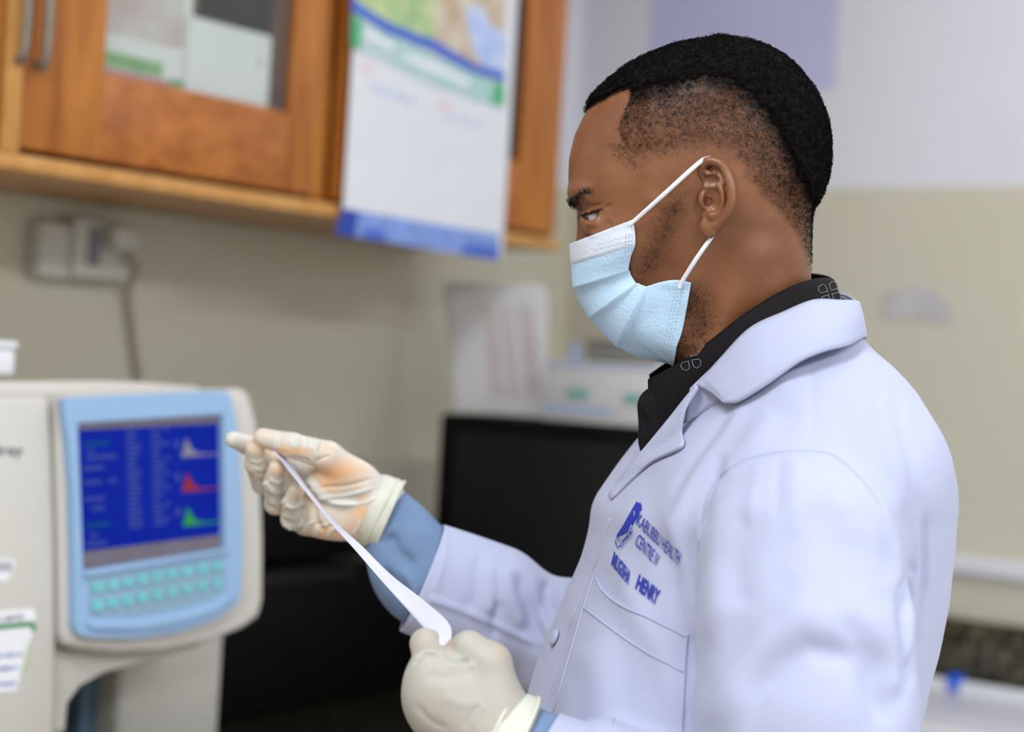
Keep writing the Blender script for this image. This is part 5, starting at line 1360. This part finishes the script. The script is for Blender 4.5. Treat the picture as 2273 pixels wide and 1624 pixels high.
# near cuff, blue band
NF = LFc(1130, 1600, 1.24)
cl = [(1190, 1704, -4, 41, 38), (1220, 1719, -6, 42, 40), (1270, 1742, -8, 43, 41), (1360, 1780, -14, 46, 44), (1480, 1825, -22, 50, 48)]
t0 = NF.L(1220, 1719, -6) - NF.L(1190, 1704, -4)
V, Q = sleeve('x', NF, cl, 30, None, 14, 90, t0, lambda l, a: .02 * np.sin(a * 3 + l * 5) * sstep(.1, .5, l))
nc = coat_part(frame_mesh('near_cuff', V, Q, person, M['coat']))
cl = [(1112, 1640, 0, 29.5, 27), (1150, 1660, 0, 31, 29), (1190, 1682, -2, 33, 31), (1240, 1706, -4, 34, 32)]
t0 = NF.L(1150, 1660, 0) - NF.L(1112, 1640, 0)
V, Q = sleeve('x', NF, cl, 20, None, 6, 80, t0)
b2_ = child(frame_mesh('blue_sleeve', V, Q, person, M['bluecuff'])); b2_['label'] = 'blue undersleeve at the near wrist'

# gloves -----------------------------------------------------------
def glove_mat(name, pale, warm, rough, tr):
    m, nt, b = nodes_of(name); N = nt.nodes; L = nt.links
    at = N.new('ShaderNodeAttribute'); at.attribute_name = 'cling'
    tc = N.new('ShaderNodeTexCoord'); nz = N.new('ShaderNodeTexNoise'); nz.inputs['Scale'].default_value = 45; nz.inputs['Detail'].default_value = 4; L.new(tc.outputs['Object'], nz.inputs['Vector'])
    a1 = N.new('ShaderNodeMath'); a1.operation = 'MULTIPLY_ADD'; a1.inputs[1].default_value = .55; a1.inputs[2].default_value = -.27; L.new(nz.outputs['Fac'], a1.inputs[0])
    a2 = N.new('ShaderNodeMath'); a2.operation = 'ADD'; a2.use_clamp = True; L.new(a1.outputs[0], a2.inputs[0]); L.new(at.outputs['Fac'], a2.inputs[1])
    mx = N.new('ShaderNodeMix'); mx.data_type = 'RGBA'; L.new(a2.outputs[0], mx.inputs['Factor']); mx.inputs['A'].default_value = (*pale, 1); mx.inputs['B'].default_value = (*warm, 1)
    L.new(mx.outputs['Result'], b.inputs['Base Color']); b.inputs['Roughness'].default_value = rough; b.inputs['Specular IOR Level'].default_value = .35
    b.inputs['Subsurface Weight'].default_value = tr; b.inputs['Subsurface Radius'].default_value = (1, .6, .35); b.inputs['Subsurface Scale'].default_value = .006
    n3 = N.new('ShaderNodeTexNoise'); n3.inputs['Scale'].default_value = 160; n3.inputs['Detail'].default_value = 2; n3.inputs['Distortion'].default_value = 1.5; L.new(tc.outputs['Object'], n3.inputs['Vector'])
    bp = N.new('ShaderNodeBump'); bp.inputs['Strength'].default_value = .3; bp.inputs['Distance'].default_value = .0008
    L.new(n3.outputs['Fac'], bp.inputs['Height']); L.new(bp.outputs['Normal'], b.inputs['Normal'])
    return m
M['glove_f'] = glove_mat('latex_over_palm', (.62, .59, .53), (.78, .42, .18), .34, .25)
M['glove_n'] = glove_mat('latex_over_hand', (.42, .41, .365), (.50, .34, .24), .55, .15)
M['latex'] = mk('latex_cuff', (.62, .61, .51), .5, var=.05, scale=40, sss=.2)
M['palmskin'] = M['skin']
def attr(me, name, val):
    a = me.attributes.new(name, 'FLOAT', 'POINT'); a.data.foreach_set('value', np.asarray(val, np.float32))
g = FF.L
F_IDX = ([g(668, 1036, 16), g(596, 1012, 22), g(548, 986, 10), g(518, 975, 0)], [11, 9.6, 8.6, 7.4])
F_MID = ([g(648, 1078, 18), g(582, 1072, 10), g(566, 1030, -10), g(566, 996, -20)], [11, 9.4, 8.6, 8.2])
F_RNG = ([g(656, 1120, 14), g(611, 1118, 2), g(607, 1072, -16), g(615, 1040, -24)], [11, 9.2, 8.4, 7.9])
F_PNK = ([g(680, 1158, 6), g(646, 1152, -8), g(647, 1118, -22), g(657, 1090, -28)], [10.5, 8.6, 7.7, 7.2])
F_THB = ([g(800, 1072, -8), g(728, 1012, -22), g(648, 988, -30), g(584, 971, -25)], [17, 12.6, 10.6, 8.4])
def far_hand(Pn):
    palm = None
    for a in (F_IDX, F_MID, F_RNG, F_PNK):
        d = rcone(Pn, g(838, 1126 + (a[0][0][1] < g(0, 1100, 0)[1]) * 14, 0), a[0][0], 20, a[1][0] + 1.5); palm = d if palm is None else smin(palm, d, 10)
    palm = smin(palm, ell(Pn, g(762, 1064, -12), (30, 19, 13)), 10)
    palm = smin(palm, ell(Pn, g(756, 1150, -4), (36, 19, 14)), 10)
    palm = smin(palm, rcone(Pn, g(836, 1110, 0), g(828, 1146, 0), 20, 20), 12)
    palm = smin(palm, rcone(Pn, g(858, 1126, 0), g(850, 1158, 0), 18, 18), 10)
    f = palm
    for a in (F_IDX, F_MID, F_RNG, F_PNK):
        f = smin(f, chain(Pn, a[0], a[1], 3.0), 3.2)
    f = smin(f, chain(Pn, F_THB[0], F_THB[1], 4), 5)
    return f
GV, GQ = polygonize(far_hand, g(470, 1245, 0) * [1, 1, 0] + [0, 0, -52], g(905, 925, 0) * [1, 1, 0] + [0, 0, 44], 1.15)
GV = relax(GV, GQ, 3, .5)
GW = FF.world(GV)
ws = []
rs = np.random.RandomState(3)
def wr(p0, p1, w_=2.2, h_=.7, bow=0.0):
    p0 = np.array(p0, float); p1 = np.array(p1, float); m_ = (p0 + p1) / 2 + np.array([-(p1 - p0)[1], (p1 - p0)[0]]) * bow; ws.append((smooth_poly([p0, m_, p1], 7), w_, h_))
for x_ in (613, 620, 648, 655, 661, 667): wr((x_, 962), (x_ - 2, 990 + rs.randint(10)), 2.2, .7, .1)
for x_ in (686, 700, 712): wr((x_ + 8, 966), (x_ - 8, 1000), 2.4, .8, .15)
wr((715, 975), (704, 1018), 3, 1.0, .2); wr((690, 1024), (640, 1016), 3.2, -1.6, .05); wr((735, 1012), (700, 1026), 3, -1.0, .1)
for k in range(7): wr((556 + k * 4, 1020 + k * 9), (588 + k, 1016 + k * 9), 2.2, .8 * (-1) ** k, .25)
for k in range(6): wr((596, 1062 + k * 12), (636, 1056 + k * 12), 2.4, .9 * (-1) ** k, .3)
for k in range(6): wr((626, 1118 + k * 11), (676, 1106 + k * 12), 2.4, .9 * (-1) ** k, .3)
for k in range(7): wr((640 + k * 14, 1186 + k * 2), (672 + k * 15, 1150 + k * 3), 2.6, .9 * (-1) ** k, -.2)
for k in range(5): wr((778 + k * 10, 1192 - k * 3), (800 + k * 9, 1150 - k * 5), 2.4, .8 * (-1) ** k, .1)
ws.append((smooth_poly([(648, 1022), (690, 1074), (738, 1114), (800, 1118)], 10), 9, 2.4)); wr((690, 1100), (840, 1080), 4, 1.0, .06); wr((700, 1082), (835, 1060), 4, -.9, .05); wr((700, 1120), (720, 1180), 5, -2.2, .15); wr((735, 1115), (850, 1100), 4, .9, .1); wr((690, 1070), (705, 1120), 5, -1.6, .2); wr((655, 1060), (700, 1130), 4, .9, -.2)
ws = [(a_, b_, c_ * 1.5) for a_, b_, c_ in ws]
GW0 = GW; GW = strokes(GW, GQ, ws); crest = ((GW - GW0) * normals(GW0, GQ)).sum(1) * 1000
gx_, gy_, gd_ = proj(GW)
def blob(c, r): return np.exp(-(((gx_ - c[0]) / r[0]) ** 2 + ((gy_ - c[1]) / r[1]) ** 2))
cling = .12 + .65 * blob((745, 1048), (55, 26)) + .55 * blob((800, 1130), (30, 34)) + .5 * blob((650, 1000), (60, 12)) + .45 * blob((740, 1180), (50, 18)) + .35 * blob((715, 1090), (40, 30)) + .30 * blob((568, 990), (14, 16)) + .30 * blob((615, 1042), (12, 14)) + .30 * blob((660, 1096), (14, 14)) - .35 * blob((515, 972), (26, 20)) - .3 * blob((850, 1090), (26, 60))
glove = frame_mesh('glove', GW, GQ, person, M['glove_f']); attr(glove.data, 'cling', np.clip(cling * 1.2 - np.clip(crest, 0, 1) * .8, -.2, 1)); child(glove); glove['label'] = 'pale translucent latex glove on the raised palm, skin showing through'
# rolled glove cuffs
def cuff(fr, cl, n, parent, ax0, bead, nm='glove_cuff', seg=72):
    V_, Q_ = sleeve('x', fr, cl, n, None, 4, seg, ax0, lambda l, a: .012 * np.sin(a * 5 + l * 4))
    o = child(frame_mesh(nm, V_, Q_, person, M['latex']), parent)
    G_ = ring_tube(fr, resample(cl, n), seg, turn=[ax0] + [None] * (n - 1))
    for i_, r_ in bead:
        p_ = G_[i_]; child(tube('rolled_bead', np.vstack([p_, p_[:1], p_[1:2]]), r_, M['latex'], None, 8), parent)
    return o
ax0 = g(838, 1128, 0) - g(872, 1143, 0)
cl = [(864, 1146, 0, 33.5, 29.5), (854, 1141, 0, 33.4, 29.3), (842, 1135, 0, 33.0, 28.6), (828, 1129, 0, 32.2, 26.5), (812, 1123, 0, 29.0, 22)]
cuff(FF, cl, 16, glove, ax0, ((0, .0013), (6, .0009)))

# near hand: back of the hand to the camera, thumb on top, fingers closed behind the strip
n_ = NF.L
N_IDX = ([n_(958, 1486, 2), n_(944, 1428, 26), n_(966, 1428, 40), n_(992, 1446, 32)], [13, 10.4, 9, 8])
N_MID = ([n_(950, 1532, 0), n_(938, 1500, 36), n_(975, 1490, 50), n_(1012, 1500, 38)], [13.5, 10.6, 9.4, 8.4])
N_RNG = ([n_(957, 1578, 4), n_(950, 1552, 40), n_(990, 1545, 52), n_(1022, 1550, 38)], [13, 10.2, 9, 8])
N_PNK = ([n_(982, 1616, 12), n_(978, 1592, 40), n_(1010, 1586, 48), n_(1034, 1588, 36)], [12, 9, 8, 7.4])
N_THB = ([n_(1098, 1560, -2), n_(1086, 1474, 2), n_(1040, 1438, 6), n_(1016, 1440, 12)], [20, 15.5, 11.6, 8.6])
def near_hand(Pn):
    palm = None
    for a in (N_IDX, N_MID, N_RNG, N_PNK):
        d = rcone(Pn, n_(1110, 1632, 2), a[0][0], 24, a[1][0] + 2); palm = d if palm is None else smin(palm, d, 14)
    palm = smin(palm, ell(Pn, n_(1030, 1545, 6), (38, 30, 24)), 14)
    f = palm
    for a in (N_IDX, N_MID, N_RNG, N_PNK): f = smin(f, chain(Pn, a[0], a[1], 3), 4)
    f = smin(f, chain(Pn, N_THB[0], N_THB[1], 4), 5)
    f = smin(f, rcone(Pn, n_(1110, 1634, 2), n_(1150, 1656, 0), 27, 27), 12)
    return f
JV, JQ = polygonize(near_hand, n_(880, 1780, 0) * [1, 1, 0] + [0, 0, -45], n_(1260, 1370, 0) * [1, 1, 0] + [0, 0, 72], 1.3)
JV = relax(JV, JQ, 3, .5)
JW = NF.world(JV)
ws = []
wr((913, 1470), (978, 1450), 3, 1.3, -.25); wr((915, 1478), (985, 1460), 3, -1.0, -.25); wr((925, 1440), (978, 1438), 2.2, .7, -.2); wr((930, 1425), (972, 1424), 2.2, -.7, -.2)
wr((984, 1446), (1044, 1464), 4, -2.4, .2); wr((978, 1452), (916, 1474), 4, -2.0, .2); wr((990, 1470), (1060, 1474), 10, 1.2, .1); wr((1080, 1560), (1050, 1624), 5, 1.0, .05); wr((1065, 1560), (1030, 1620), 5, -.9, .05); wr((920, 1560), (1000, 1620), 8, -.8, .1); wr((940, 1500), (1060, 1480), 14, -1.0, .1); wr((975, 1540), (1080, 1560), 14, .8, .1)
JW = strokes(JW, JQ, ws)
gx_, gy_, gd_ = proj(JW)
cling = .12 + .5 * blob((1000, 1432), (16, 18)) + .3 * blob((1110, 1460), (24, 30)) + .22 * blob((950, 1410), (30, 16))
glove2 = frame_mesh('glove', JW, JQ, person, M['glove_n']); attr(glove2.data, 'cling', np.clip(cling, 0, 1)); child(glove2); glove2['label'] = 'opaque cream latex glove on the near hand gripping the strip'
ax0 = n_(1080, 1622, 0) - n_(1150, 1660, 0)
cl = [(1140, 1654, 0, 36.5, 33), (1126, 1646, 0, 36, 32.5), (1110, 1638, 0, 34.6, 31), (1094, 1629, 0, 33.6, 30), (1078, 1620, 0, 33.0, 28)]
cuff(NF, cl, 16, glove2, ax0, ((0, .0016), (13, .0014)))

# ------------------------------------------------------------------ the strip of paper held between the hands
M['strip'] = mk('strip_paper', (.63, .62, .73), .6, var=.015, scale=20)
A_ = spline([(582, 976, 1.548), (610, 1004, 1.545), (640, 1042, 1.53), (690, 1105, 1.50), (740, 1166, 1.465), (790, 1222, 1.43), (850, 1292, 1.385), (920, 1370, 1.31), (962, 1418, 1.262), (986, 1450, 1.242)], 60)
B_ = spline([(603, 981, 1.560), (626, 1003, 1.560), (650, 1036, 1.553), (698, 1102, 1.525), (750, 1163, 1.488), (800, 1208, 1.445), (868, 1275, 1.40), (948, 1338, 1.325), (1000, 1390, 1.275), (994, 1450, 1.240)], 60)
Gs = np.zeros((60, 7, 3))
for i in range(60):
    a = P(*A_[i]); b = P(*B_[i])
    for j in range(7):
        s = j / 6; Gs[i, j] = a * (1 - s) + b * s + FW * .002 * math.sin(s * math.pi)
V, Q = grid_mesh(Gs)
strip = empty('paper_strip', tuple(P(880, 1310, 1.37))); tag(strip, 'long narrow white paper strip stretched between the two gloved hands', 'paper strip')
o = shell('strip_sheet', V, Q, .0003, M['strip'], 0.0); adopt(strip, o)
